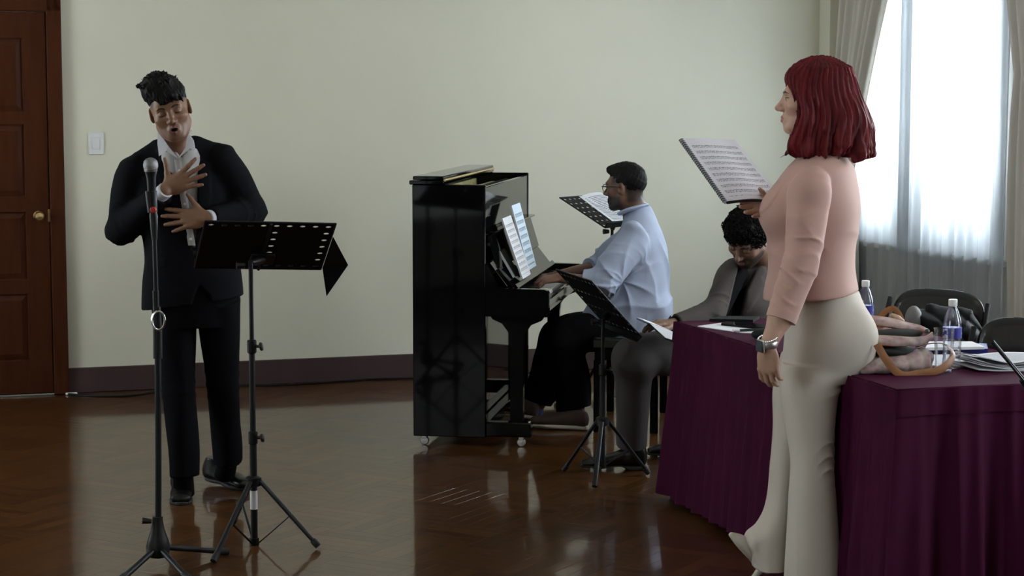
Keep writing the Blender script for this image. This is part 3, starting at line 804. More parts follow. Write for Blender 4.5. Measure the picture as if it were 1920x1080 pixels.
# ================================================================ piano
PA = P(910, 342, 9.25); PA = Vector((PA.x, PA.y, 0)); _pf = P(988, 320, 10.62); PL = Vector((_pf.x - PA.x, _pf.y - PA.y, 0)).normalized(); PF = Vector((PL.y, -PL.x, 0))
PW = 1.46
PT = frame_T(PA, PF, PL)          # x: out to the keyboard, y: along to the far end, z up
def piano():
    root = empty('upright_piano', PT((-.15, PW / 2, 0)), 'glossy black upright piano with its top lid folded open', 'piano')
    B = lambda: MB(PT); m = M_['piano']; TOP = 1.245
    for nm, y0 in (('side_panel', 0), ('side_panel', PW - .03)):
        B().box((-.350, y0, .045), (0, y0 + .03, TOP), .004).build(nm, m, root)
    B().box((-.345, .03, .06), (-.315, PW - .03, TOP - .02), .002).build('back_panel', M_['felt'], root)
    B().box((-.022, .03, .80), (-.004, PW - .03, TOP - .012), .003).build('upper_panel', m, root)
    B().box((-.075, .03, .11), (-.055, PW - .03, .64), .003).build('lower_panel', m, root)
    B().box((-.31, .03, .05), (0, PW - .03, .105), .004).build('bottom_board', m, root)
    lid = B().box((-.362, -.012, TOP), (-.195, PW + .012, TOP + .020), .004).build('lid', m, root)
    B().box((-.345, -.012, TOP + .022), (-.197, PW + .012, TOP + .040), .004).build('folded_flap', m, lid)
    B().tube([(-.194, .0, TOP + .020), (-.194, PW, TOP + .020)], .006, 8).build('hinge', M_['brass'], lid)
    a = B().box((-.20, .05, TOP - .13), (-.15, PW - .05, TOP - .045), .004).build('action_rail', M_['action'], root)
    pins = B()
    for i in range(44):
        y = .07 + i * (PW - .14) / 43
        pins.box((-.125, y, TOP - .12), (-.095, y + .016, TOP - .03 - .012 * (i % 2)), .002)
    pins.build('hammers', M_['felt'], a)['kind'] = 'stuff'
    B().box((-.30, .03, TOP - .20), (-.28, PW - .03, TOP - .03), .002).build('pin_block', M_['action'], root)
    # keyboard
    B().box((-.055, .03, .635), (.285, PW - .03, .665), .004).build('keybed', m, root)
    def cheek(y0):
        prof = [(-.0, .625), (.292, .625), (.300, .635), (.302, .735), (.294, .750), (.278, .756), (.075, .758), (.055, .765), (.02, .84), (-.0, .875)]
        return B().slab([(x, y0, z) for x, z in prof], (0, .045, 0)).build('key_arm', m, root)
    cheek(0.0); cheek(PW - .045)
    B().box((.265, .045, .660), (.290, PW - .045, .700), .005).build('key_slip', m, root)
    n_w = 52; y0 = .075; kw = (PW - .15) / n_w
    wk = B().box((.10, y0 + .0006, .69), (.258, y0 + kw - .0006, .716), .0015).build('white_key', M_['ivory'], root)
    base = Vector(wk.location)
    for i in range(1, n_w):
        c = wk.copy(); COL.objects.link(c); c.parent = root; c.location = base + PL * (kw * i)
    bk = None
    for i in range(n_w - 1):
        if (i % 7) in (1, 4): continue
        if bk is None:
            bk = B().slab([(.10, y0 + kw - .0055, .716), (.10, y0 + kw + .0055, .716), (.198, y0 + kw + .0055, .716), (.198, y0 + kw - .0055, .716)],
                          [(0, .001, .012), (0, -.001, .012), (-.008, -.001, .012), (-.008, .001, .012)]).build('black_key', M_['black_plastic'], root)
            b0 = Vector(bk.location); i0 = i
        else:
            c = bk.copy(); COL.objects.link(c); c.parent = root; c.location = b0 + PL * (kw * (i - i0))
    B().box((.086, .045, .716), (.100, PW - .045, .742), .003).build('felt_strip', M_['red'], root)
    # fallboard, opened: a lip over the keys and the board leaning back
    fb = B().slab([(.125, .047, .760), (.125, PW - .047, .760), (.055, PW - .047, .850), (.055, .047, .850)], (-.014, 0, -.010)).build('fallboard', m, root)
    B().slab([(.150, .047, .757), (.150, PW - .047, .757), (.135, PW - .047, .775), (.135, .047, .775)], (-.012, 0, -.010)).build('fallboard_lip', m, fb)
    B().slab([(.062, .047, .853), (.062, PW - .047, .853), (.016, PW - .047, 1.005), (.016, .047, 1.005)], (-.014, 0, -.004)).build('fallboard_leaf', m, fb)
    B().box((-.004, .06, 1.012), (.040, PW - .05, 1.022), .003).build('music_shelf', m, root)
    # legs with their brackets
    for y in (.02, PW - .075):
        lg = B(); prof = [(.115, .06), (.175, .06), (.178, .50), (.185, .545), (.215, .585), (.262, .605), (.275, .625), (.02, .625), (.03, .61), (.075, .59), (.105, .55), (.112, .50)]
        lg.slab([(x, y, z) for x, z in prof], (0, .05, 0)).build('leg', m, root)
        B().box((-.05, y - .005, .048), (.215, y + .06, .118), .006).build('toe_block', m, root)
    for (x, y) in ((-.30, .03), (-.30, PW - .05), (.165, .045), (.165, PW - .05)):
        cs = B().box((x - .012, y - .015, .032), (x + .012, y + .015, .05), .002).build('caster', M_['alu'], root)
        B().lathe([(.0, -.010), (.018, -.009), (.021, -.004), (.021, .004), (.018, .009), (.0, .010)], 16, Matrix.Translation((x, y, .021)) @ Matrix.Rotation(R(90), 4, 'X')).build('wheel', M_['alu'], cs)
    for y in (.60, .73, .86):
        B().tube(spline([(-.06, y, .075), (.0, y, .07), (.05, y, .062), (.08, y, .055)], 4), [.012] * 12 + [.016], 8, flat=.45).build('pedal', M_['brass'], root)
    return root
piano()

def pwp(x, y, z): return PT((x, y, z))
# scores and books standing on the open fallboard
def standing_score(name, y0, y1, xb, zb, xt, zt, m, label, thick=.012, cover=None):
    t = MB(PT); t.sheet(lambda u, v: (xb + (xt - xb) * v, y0 + (y1 - y0) * u, zb + (zt - zb) * v), 1, 1, .0015)
    root = empty(name, pwp(xb, (y0 + y1) / 2, zb), label, 'sheet music' if 'sheet' in label else 'book', 'music on the piano')
    t.build('page', m, root, smooth=False)
    nx, nz = (zt - zb), -(xt - xb); l = math.hypot(nx, nz); nx, nz = -nx / l, -nz / l
    b = MB(PT); b.slab([(xb + nx * .002, y0, zb + nz * .002), (xb + nx * .002, y1, zb + nz * .002), (xt + nx * .002, y1, zt + nz * .002), (xt + nx * .002, y0, zt + nz * .002)], (nx * thick, 0, nz * thick))
    b.build('backing', cover or M_['paper_grey'], root, smooth=False)
    return root
standing_score('sheet_music', .20, .47, .150, .785, .050, 1.075, M_['score'], 'nearer white sheet music leaning on the piano, the shorter of the two tall pages', .006, M_['paper'])
standing_score('sheet_music', .50, .78, .135, .800, .050, 1.120, M_['score_blue'], 'farther bluish sheet music leaning on the piano, taller, behind the white one', .006, M_['paper'])
standing_score('score_book', .055, .16, .110, .775, .030, .885, M_['black_plastic'], 'black book with white page edges at the near end of the piano desk', .018, M_['paper'])
standing_score('score_book', .17, .30, .118, .80, .045, .925, M_['black_plastic'], 'black open book tucked beside the tall white page on the piano', .012, M_['paper'])

# bench under the pianist
bc = P(1185, 640, 9.98); bc = Vector((bc.x, bc.y, 0)); T = frame_T(bc, PF, PL)
bn = empty('piano_bench', bc, 'black wooden piano bench under the man in the blue shirt', 'bench')
MB(T).box((-.17, -.36, .415), (.17, .36, .475), .012).build('seat', M_['vinyl'], bn)
MB(T).box((-.155, -.34, .36), (.155, .34, .415), .003).build('apron', M_['piano'], bn)
for sx in (-1, 1):
    for sy in (-1, 1):
        MB(T).box((sx * .14 - .02, sy * .32 - .02, 0), (sx * .14 + .02, sy * .32 + .02, .36), .003).build('leg', M_['piano'], bn)

# ================================================================ stands
def perforated(T, w, h, t, nx, ny, hole, rx, rz, pitch=None):
    """sheet w x h with slots; hole(i,j) -> bool; local x across, y up the sheet, z = normal"""
    b = MB(T); cw, ch = w / nx, h / ny; N = 12
    for i in range(nx):
        for j in range(ny):
            cx, cy = (i + .5) * cw - w / 2, (j + .5) * ch
            if not hole(i, j): b.box((cx - cw / 2, cy - ch / 2, 0), (cx + cw / 2, cy + ch / 2, t)); continue
            vs_ = []; fs = []
            for z in (0, t):
                for k in range(N):
                    a = 2 * PI * (k + .5) / N; c, s_ = math.cos(a), math.sin(a); q = 1 / max(abs(c), abs(s_))
                    vs_.append((cx + c * q * cw / 2, cy + s_ * q * ch / 2, z)); vs_.append((cx + c * rx, cy + s_ * rz, z))
            for k in range(N):
                k2 = (k + 1) % N; o, i_, o2, i2 = 2 * k, 2 * k + 1, 2 * k2, 2 * k2 + 1; U = 2 * N
                fs += [(o, i_, i2, o2), (o + U, o2 + U, i2 + U, i_ + U), (i_, i_ + U, i2 + U, i2)]
            for (sx, sy) in ((-1, -1), (1, -1), (1, 1), (-1, 1)): pass
            b.add(vs_, fs)
            # corner fillers of the square cell
            for (sx, sy) in ((-1, -1), (1, -1), (1, 1), (-1, 1)):
                pr = [v for v in vs_[::2][:N] if (v[0] - cx) * sx > 0 and (v[1] - cy) * sy > 0]
                pr.sort(key=lambda v: abs(v[0] - cx))
                C_ = (cx + sx * cw / 2, cy + sy * ch / 2, 0)
                if len(pr) >= 2: b.slab([C_, pr[0], pr[-1]], (0, 0, t))
    return b

def music_stand(label, foot, hub_z, feet, collars, desk_o, desk_x, desk_y, hole, pole_top, sticker=False, wing=None, group='black music stands', visible=True, hub_low=.05, dw=.48, dh=.33, lip=True, rim_r=.0035):
    fx = Vector((foot.x, foot.y, 0)); root = empty('music_stand', fx, label, 'music stand', group)
    bm_ = M_['black_metal']; dx = Vector(desk_x).normalized(); dy = Vector(desk_y); dy = (dy - dx * dy.dot(dx)).normalized(); dn = dx.cross(dy)
    MB().tube([fx + Vector((0, 0, hub_low)), fx + Vector((0, 0, collars[0]))], .0135, 14).build('lower_tube', bm_, root)
    MB().tube([fx + Vector((0, 0, collars[0] - .02)), fx + Vector((0, 0, collars[-1]))], .011, 14).build('middle_tube', bm_, root)
    MB().tube([fx + Vector((0, 0, collars[-1] - .02)), pole_top], .0085, 12).build('upper_tube', bm_, root)
    for z in collars:
        c = MB().tube([fx + Vector((0, 0, z - .035)), fx + Vector((0, 0, z - .03)), fx + Vector((0, 0, z + .012)), fx + Vector((0, 0, z + .016))], [.013, .0175, .0175, .013], 14).build('collar', M_['black_plastic'], root)
        k = MB(); k.tube([fx + Vector((.014, -.004, z - .008)), fx + Vector((.030, -.010, z - .008))], .006, 8)
        k.lathe([(.0, -.006), (.013, -.006), (.016, -.003), (.016, .003), (.013, .006), (.0, .006)], 8, Matrix.Translation(fx + Vector((.036, -.012, z - .008))) @ Matrix.Rotation(R(78), 4, 'Y'))
        k.build('knob', M_['black_plastic'], c)
    h = MB().tube([fx + Vector((0, 0, hub_z - .02)), fx + Vector((0, 0, hub_z - .015)), fx + Vector((0, 0, hub_z + .014)), fx + Vector((0, 0, hub_z + .02))], [.020, .030, .030, .020], 14).build('hub', M_['black_plastic'], root)
    MB().tube([fx + Vector((0, 0, hub_low - .012)), fx + Vector((0, 0, hub_low + .02))], .0185, 12).build('lower_hub', M_['black_plastic'], root)
    for f in feet:
        f = Vector((f.x, f.y, .011)); d = (f - fx); d.z = 0; d.normalize()
        a = fx + d * .028 + Vector((0, 0, hub_z)); mid = a.lerp(f, .52)
        lg = MB().tube([a, a.lerp(f, .93)], .0105, 10, flat=.75).build('leg', bm_, root)
        MB().tube([a.lerp(f, .90), a.lerp(f, .93), f], [.0115, .0135, .012], 10).build('rubber_foot', M_['sole'], lg)
        MB().tube([mid, fx + d * .016 + Vector((0, 0, hub_low))], .0055, 8, flat=.5).build('brace', bm_, root)
    if sticker:
        MB(frame_T(fx, (1, 0, 0), (0, 1, 0))).lathe([(.0138, hub_z - .105), (.0142, hub_z - .105), (.0142, hub_z - .035), (.0138, hub_z - .035)], 20).build('sticker', M_['paper'], root)
    T = frame_T(desk_o, dx, dy, dn); nx, ny = 10, 7
    desk = perforated(T, dw, dh, .0022, nx, ny, hole, .0105, .0072).build('desk', M_['black_desk'], root, smooth=False)
    e = MB(T)
    e.box((-dw / 2, -.004, -.001), (dw / 2, .0, .030 if lip else .003)); e.box((-dw / 2, -.004, .026 if lip else 0), (dw / 2, .012, .030 if lip else .003))
    e.build('lip', M_['black_desk'], desk, smooth=False)
    rim = MB(T)
    for x in (-dw / 2, dw / 2): rim.tube([(x, 0, .001), (x, dh, .001)], rim_r, 8)
    rim.tube([(-dw / 2, dh, .001), (dw / 2, dh, .001)], rim_r, 8); rim.tube([(0, 0, -.004), (0, dh, -.004)], .006, 8)
    rim.build('rim', M_['black_metal'], desk)
    bk = MB(); ctr = T((0, dh * .28, -.012)); bk.tube([pole_top, pole_top.lerp(ctr, .5), ctr], [.012, .018, .016], 12); bk.box((-.05, dh * .18, -.016), (.05, dh * .40, -.002), .003, None) if False else None
    bk.build('bracket', M_['black_plastic'], root)
    b2 = MB(T).box((-.045, dh * .16, -.016), (.045, dh * .38, -.002), .003).build('clamp', M_['black_plastic'], root)
    kn = MB(); kn.tube([pole_top + Vector((-.02, -.01, -.01)), pole_top + Vector((-.05, -.02, -.01))], [.011, .015], 8); kn.build('knob', M_['black_plastic'], root)
    if wing:
        MB().slab(wing, (0.0015, .002, .0)).build('side_wing', M_['black_desk'], desk, smooth=False)
    return root

# stand in front of the singer: desk seen from its back, lip on his side
Yd = 7.05
TL = P(385, 415, Yd); TR = P(630, 420, Yd + .13); dxv = (TR - TL).normalized(); wdt = (TR - TL).length
BLp = P(338, 505, Yd + .26); dyv = (TL - BLp)
nrm = lambda a, b: (b - a * b.dot(a)).normalized()
dyn = nrm(-dxv, dyv); hgt = .335
# the desk's own x runs right-to-left so that its normal faces the singer
o1 = (TL + TR) / 2 - dyn * hgt
f1 = G(477, 1022); f1b = Vector((f1.x, f1.y, 0))
pole1 = P(477, 492, f1.y) ; pole1 = Vector((f1.x, f1.y, pole1.z))
z_of = lambda v, Y: P(960, v, Y).z
BRp = TR - dyn * hgt
wing = [TR.lerp(BRp, .28) + Vector((.004, .005, 0)), P(652, 497, Yd + .42), P(612, 555, Yd + .46), TR.lerp(BRp, .97) + Vector((.004, .005, 0))]
music_stand('black perforated music stand before the singing man, its back to us', f1b, z_of(902, f1.y), [G(400, 1058), G(597, 1030), G(437, 985)], [z_of(816, f1.y), z_of(645, f1.y)],
            o1, -dxv, dyn, lambda i, j: j == 6 or i in (0,) or (i == 4 and j > 1) or (j == 0 and i < 5), pole1, sticker=True, wing=wing, dw=wdt, dh=hgt, hub_low=z_of(1018, f1.y))
# stand beside the piano keyboard
f2 = G(1129, 898)
tl2 = P(1043, 505, f2.y + .22); wv = Vector((.30, -.95, -.02)).normalized(); hv = Vector((.67, .03, -.70)); hv = nrm(wv, hv)
w2, h2 = .46, .335; top_mid = tl2 + wv * (w2 / 2)
pole2 = P(1131, 598, f2.y); pole2 = Vector((f2.x, f2.y, pole2.z))
music_stand('black perforated music stand leaning low between the piano and the seated curly-haired man', f2, z_of(790, f2.y), [G(1057, 886), G(1115, 917), G(1216, 892)], [z_of(690, f2.y)],
            top_mid + hv * h2, wv, -hv, lambda i, j: j in (0, 2, 4, 6) or i in (0, 9), pole2, dw=w2, dh=h2, hub_low=z_of(872, f2.y))
# stand behind the pianist
f3 = G(1143, 738)
tl3 = P(1049, 371, f3.y - .05); wv3 = Vector((.58, .815, 0.0)).normalized(); hv3 = nrm(wv3, Vector((.245, -.172, -.155)))
w3, h3 = .48, .335
pole3 = P(1146, 430, f3.y + .02); pole3 = Vector((f3.x + .01, f3.y, pole3.z))
music_stand('black music stand carrying loose sheets, behind the pianist\'s face', f3, z_of(648, f3.y), [G(1098, 724), G(1150, 748), G(1205, 722)], [z_of(560, f3.y)],
            tl3 + wv3 * (w3 / 2) + hv3 * h3, wv3, -hv3, lambda i, j: True, pole3, dw=w3, dh=h3, hub_low=.045)
n3 = wv3.cross(-hv3); D3 = frame_T(tl3 + wv3 * (w3 / 2) + hv3 * h3, wv3, -hv3, n3)
for (x0, x1, y0, y1, dz, ro, lb) in ((-.10, .14, .03, .32, .004, -8, 'loose printed sheet lying at the left on the stand behind the pianist'), (.00, .22, .03, .33, .008, 5, 'loose printed sheet overlapping at the right on the stand behind the pianist')):
    Rm = Matrix.Rotation(R(ro), 4, 'Z'); 
    s = MB(lambda p: D3(Rm @ Vector(p))).sheet(lambda u, v: (x0 + (x1 - x0) * u, y0 + (y1 - y0) * v, dz + .012 * math.sin(PI * u) * .6), 8, 2, .001)
    set_props(s.build('sheet_music', M_['print'], smooth=True), lb, 'sheet music', 'loose sheets on the far stand')

# microphone on its stand
fm = G(297, 1062); fm = Vector((fm.x, fm.y, 0)); Ym = fm.y
ms = empty('microphone_stand', fm, 'tall black microphone stand with folding tripod base in front of the singer', 'microphone stand')
zt = lambda v: z_of(v, Ym)
up = lambda u, v: Vector((P(u, v, Ym).x, Ym, P(u, v, Ym).z))
MB().tube([fm + Vector((0, 0, .03)), up(297, 850), up(296, 668)], .0115, 14).build('lower_tube', M_['black_metal'], ms)
MB().tube([up(296, 672), up(295.5, 620), up(294, 575)], [.0165, .0165, .014], 14).build('clutch', M_['black_plastic'], ms)
MB().tube([up(295, 640), up(292, 520), up(289, 428)], .0085, 12).build('upper_tube', M_['black_metal'], ms)
MB().tube([up(293, 580), up(292, 545)], .0115, 12).build('collar', M_['black_plastic'], ms)
rc = up(299, 600); MB().tube(arc(rc + Vector((0, -.02, 0)), .027, 0, 2 * PI, 24, (.8, .1, 0), (0, 0, 1.2))[:-1], .0045, 8, closed=True).build('cable_ring', M_['chrome'], ms)
cl = MB().tube([up(290, 450), up(289, 428), up(288, 405), up(287, 396)], [.010, .013, .015, .012], 12).build('swivel', M_['black_plastic'], ms)
MB().tube([up(286, 398), up(284, 372), up(283, 358)], [.0175, .020, .021], 14).build('clip', M_['black_plastic'], ms)
MB().lathe([(.0, -.01), (.011, -.01), (.012, .0), (.009, .006), (.0, .007)], 12, Matrix.Translation(up(289, 393) + Vector((0, -.020, 0))) @ Matrix.Rotation(R(90), 4, 'X')).build('screw', M_['red'], ms)
hb = MB(frame_T(fm, (1, 0, 0), (0, 1, 0))).lathe([(.030, .035), (.040, .045), (.043, .075), (.036, .10), (.024, .135), (.019, .165), (.019, .18)], 20).build('hub', M_['black_plastic'], ms)
MB().tube([fm + Vector((-.02, -.01, .165)), fm + Vector((-.05, -.02, .17))], [.008, .012], 8).build('lever', M_['black_plastic'], hb)
for (u, v) in ((222, 1090), (366, 1092), (338, 1048)):
    e = G(u, v, .014); d = (e - fm); d.z = 0
    d.normalize(); e = fm + d * .27; e.z = .014
    lg = MB().tube([fm + d * .03 + Vector((0, 0, .065)), e], .0105, 10).build('leg', M_['black_metal'], ms)
    MB().tube([e - d * .03 + Vector((0, 0, .006)), e + d * .012], .0145, 10).build('rubber_foot', M_['sole'], lg)
mroot = empty('microphone', up(286, 398), 'black handheld microphone with steel grille in the clip of the tall stand', 'microphone')
a, b = up(286.5, 402), up(283, 322)
MB().tube([a, a.lerp(b, .1), a.lerp(b, .85), b], [.0105, .012, .0165, .0215], 16).build('body', M_['black_metal'], mroot)
MB().tube([b, b.lerp(a, -.06)], [.0225, .0245], 18).build('ring', M_['chrome'], mroot)
g = Matrix.Translation(b.lerp(a, -.14)) ; dirz = (b - a).normalized(); g = g @ dirz.to_track_quat('Z', 'Y').to_matrix().to_4x4()
MB().lathe([(.0, -.02), (.020, -.018), (.0255, -.006), (.0262, .004), (.0235, .016), (.016, .024), (.006, .028), (.0, .0285)], 20, g).build('grille', M_['grille'], mroot)

# stand at the right edge of the picture, nearer to the camera: only the edge of its desk shows
e0, e1 = P(1853, 632, 5.75), P(1935, 735, 5.45)
ev = (e1 - e0).normalized(); dv = nrm(ev, ray(1885, 680).normalized() + Vector((.012, 0, 0)))
f4 = Vector((e0.x + .36, e0.y + .02, 0))
hgt4 = .46
wv4 = ev; o4 = e0 + ev * (hgt4 / 2)
music_stand('black music stand entering at the right edge, only the edge of its desk in view', f4, .42, [f4 + Vector((.3, .1, 0)), f4 + Vector((-.14, -.28, 0)), f4 + Vector((.05, .3, 0))], [.72],
            o4 + dv * .02, wv4, dv, lambda i, j: False, Vector((f4.x, f4.y, .93)), dw=hgt4, dh=.30, lip=False, rim_r=.0065)

# ================================================================ tables with the wine red cloth
ZT = .745
TA = G(1275, 603, ZT); TB = G(1683, 729, ZT); TA.z = TB.z = 0
tl = (TB - TA).length; te = (TB - TA).normalized(); tn = Vector((-te.y, te.x, 0))       # te towards the camera, tn to the right
if tn.x < 0: tn = -tn
TWD = .78
TT = frame_T(TA, te, tn)
tb = empty('banquet_table', TT((tl / 2, TWD / 2, 0)), 'long folding table hidden under the wine red cloth', 'table')
MB(TT).box((.02, .02, ZT - .035), (tl - .02, TWD - .02, ZT - .006), .004).build('tabletop', M_['white_plastic'], tb)
for (x, y) in ((.12, .06), (.12, TWD - .08), (tl - .14, .08), (tl - .14, TWD - .08)):
    MB(TT).tube([(x, y, .0), (x, y, ZT - .035)], .014, 10).build('leg', M_['black_metal'], tb)
fo = G(1257, 921, 0.02); MB().tube([Vector((fo.x, fo.y, .015)) , TT((.12, .06, .12))], .013, 8).build('foot', M_['black_metal'], tb)
tc = empty('tablecloth', TT((tl / 2, TWD / 2, 0)), 'wine red floor-length cloth with pleated skirt over the long table', 'tablecloth')
MB(TT).box((-.006, -.006, ZT - .006), (tl + .006, TWD + .006, ZT), .004).build('top_cloth', M_['wine'], tc)
per = [(0, 0), (tl, 0), (tl, TWD), (0, TWD)]
def perim(s):
    """walk round the table: long left side first, then the near end"""
    Ls = [tl, TWD, tl, TWD]; s = s % sum(Ls); i = 0
    while s > Ls[i]: s -= Ls[i]; i += 1
    a = Vector((*per[i], 0)); b = Vector((*per[(i + 1) % 4], 0)); d = (b - a).normalized(); n = Vector((d.y, -d.x, 0))
    return a + d * s, n, i, s, Ls[i]
ptot = 2 * (tl + TWD)
def skirt(u, v, z0, z1, base, flare):
    s = u * ptot; p, n, i, q, L = perim(s); z = z0 + (z1 - z0) * v; dn = (ZT - z) / ZT
    corner = min(q, L - q); rc = max(0.0, 1 - corner / .10)
    if i == 1:    # near end: wide box pleats
        w = .5 + .5 * math.tanh(3.0 * math.sin(2 * PI * q / .20 + .6)); w += .25 * math.sin(2 * PI * q / .09 + 3 * dn)
        amp = .008 + .045 * dn
    else:
        w = .5 + .5 * math.sin(2 * PI * q / .085 + .8 * math.sin(7 * q)) + .35 * math.sin(2 * PI * q / .19 + 2)
        amp = .003 + .020 * dn
    cn = n
    if rc > 0:
        j = 1 if q > L / 2 else -1
        _, n2, _, _, _ = perim(s + j * .2); cn = (n + n2 * (rc * .9)).normalized() * (1 + .35 * rc)
    return p + cn * (base + flare * dn ** 1.1 + amp * w) + Vector((0, 0, z))
sk = MB(TT).sheet(lambda u, v: skirt(u, v, ZT - .004, .03, .010, .045), 640, 26, .003).build('skirt', M_['wine'], tc, smooth=True, angle=70)
MB(TT).sheet(lambda u, v: (lambda r: r)(skirt(u, v, ZT - .001, ZT - .085, .0165, .03)), 640, 3, .003).build('topper_band', M_['wine'], tc, smooth=True, angle=70)

def table_pt(u, v, dz=0.0): return G(u, v, ZT + dz)
# things on the far left end of the table
def flat_item(name, corners, h, m, label, cat, group=None, bev=True):
    c = [table_pt(u, v) for (u, v) in corners]
    o = MB().slab([p + Vector((0, 0, h)) for p in c], (0, 0, -h + .0008)).build(name, m, smooth=False)
    return set_props(o, label, cat, group)
fld = flat_item('folder', [(1330, 603), (1352, 598), (1424, 598), (1412, 605)], .012, M_['bag_black'], 'black closed folder at the far end of the red table', 'folder')
nb = flat_item('notebook', [(1308, 613), (1352, 607), (1440, 618), (1450, 627), (1390, 625)], .004, M_['print'], 'white printed papers lying by the black tablet on the red table', 'papers')
tbk = table_pt(1365, 613, .004)
c = [table_pt(u, v, .0045) for (u, v) in ((1352, 610), (1362, 606), (1445, 612), (1440, 619))]
set_props(MB().slab([p + Vector((0, 0, .008)) for p in c], (0, 0, -.008)).build('tablet', M_['piano'], smooth=False), 'black tablet lying on the papers near the seated man', 'tablet')
a, b = table_pt(1374, 620, .010), table_pt(1440, 617, .010)
pn = empty('pen', a, 'slim dark pen with pale end lying on the papers beside the tablet', 'pen')
MB().tube([a.lerp(b, .18), b], .005, 8).build('barrel', M_['black_plastic'], pn); MB().tube([a, a.lerp(b, .18)], .0062, 8).build('cap', M_['white_plastic'], pn)
pt = table_pt(1428, 636)
pc = Sdf().ell(pt + Vector((.01, 0, .018)), (.05, .035, .022), k=.01).ell(pt + Vector((.045, .02, .02)), (.03, .03, .02), k=.01).cut(pt + Vector((0, 0, .001)), (0, 0, -1))
o = sdf_obj('pouch', pc, .004, M_['bag_black']); set_props(o, 'small black pouch at the table edge behind the wristwatch', 'pouch')

# bottles and glass
def bottle(pos, label, h=.215, r=.031):
    T = frame_T(pos, (1, 0, 0), (0, 1, 0)); root = empty('water_bottle', pos, label, 'bottle', 'water bottles')
    k = h / .215
    MB(T).lathe([(.0, .004), (.022, .0), (r, .006), (r, .03 * k), (r * .94, .036 * k), (r, .042 * k), (r, .06 * k), (r * .95, .066 * k), (r, .072 * k), (r, .14 * k), (r * .90, .155 * k), (r * .62, .178 * k), (.0125, .192 * k), (.0125, .20 * k)], 26).build('body', M_['pet'], root)
    MB(T).lathe([(r + .0004, .095 * k), (r + .0008, .095 * k), (r + .0008, .128 * k), (r + .0004, .128 * k)], 26).build('label', M_['bottle_label'], root)
    MB(T).lathe([(.0145, .194 * k), (.0150, .196 * k), (.0150, .212 * k), (.0140, .215 * k), (.0, .215 * k)], 20).build('cap', M_['white_plastic'], root)
    return root
def label_mat():
    m = mat('blue and white bottle label', (.1, .1, .4), .4); nt = m.node_tree; N = nt.nodes; L = nt.links
    tc = N.new('ShaderNodeTexCoord'); mp = N.new('ShaderNodeMapping'); mp.inputs['Scale'].default_value = (18, 18, 45); L.new(tc.outputs['Object'], mp.inputs['Vector'])
    nz = N.new('ShaderNodeTexNoise'); nz.inputs['Scale'].default_value = 1.6; L.new(mp.outputs['Vector'], nz.inputs['Vector'])
    cr = N.new('ShaderNodeValToRGB'); cr.color_ramp.interpolation = 'CONSTANT'; e = cr.color_ramp.elements
    e[0].color = (.03, .03, .30, 1); e[1].position = .55; e[1].color = (.55, .58, .72, 1)
    L.new(nz.outputs['Fac'], cr.inputs['Fac']); L.new(cr.outputs['Color'], N['Principled BSDF'].inputs['Base Color']); return m
M_['bottle_label'] = label_mat()
pb = table_pt(1784, 690); bottle(pb, 'clear water bottle with white cap and blue label behind the drinking glass', .235, .031)
pb2 = table_pt(1621, 640); bottle(pb2, 'second water bottle mostly hidden behind the woman at her hip', .23, .031)
pg = table_pt(1769, 699); T = frame_T(pg, (1, 0, 0), (0, 1, 0))
gl = empty('drinking_glass', pg, 'clear straight drinking glass in front of the water bottle', 'glass')
MB(T).lathe([(.0, .0), (.027, .0), (.028, .004), (.035, .150), (.0335, .150), (.0265, .010), (.0, .009)], 28).build('tumbler', M_['glass'], gl)

# papers and folders on the right end
flat_item('folder', [(1738, 664), (1745, 652), (1850, 653), (1852, 663)], .018, M_['blue'], 'royal blue folder under white papers behind the water bottle', 'folder')
c = [table_pt(u, v, .019) for (u, v) in ((1735, 657), (1742, 645), (1822, 645), (1846, 655))]
set_props(MB().slab([p + Vector((0, 0, .010)) for p in c], (0, 0, -.010)).build('paper_stack', M_['paper'], smooth=False), 'white papers lying on the blue folder behind the bottle', 'papers')
flat_item('paper_stack', [(1742, 688), (1740, 668), (1850, 667), (1885, 681), (1800, 690)], .006, M_['paper'], 'white sheets spread flat around the foot of the bottle', 'papers')
stack_c = table_pt(1868, 692)
for i in range(6):
    z = ZT + .0015 + .006 * i; o = Vector((random.uniform(-.02, .02), random.uniform(-.015, .015), 0)); a = R(random.uniform(-9, 9) + 12)
    ax, ay = Vector((math.cos(a), math.sin(a), 0)), Vector((-math.sin(a), math.cos(a), 0)); q = stack_c + o; q.z = z
    curl = .022 + .004 * i
    s = MB().sheet(lambda u, v: q + ax * ((u - .12) * .30 - .05) + ay * ((v - .3) * .22) + Vector((0, 0, curl * max(0, .25 - u) * 2 + .004 * math.sin(5 * u + i))), 10, 2, .0035)
    o_ = s.build('score_booklet', M_['print'] if i in (3, 5) else (M_['paper'] if i % 2 else M_['paper_grey']), smooth=True)
    set_props(o_, ('lowest', 'second lowest', 'third lowest', 'third highest', 'second highest', 'topmost')[i] + ' booklet in the curled pile at the right of the table', 'booklet', 'pile of booklets on the table')

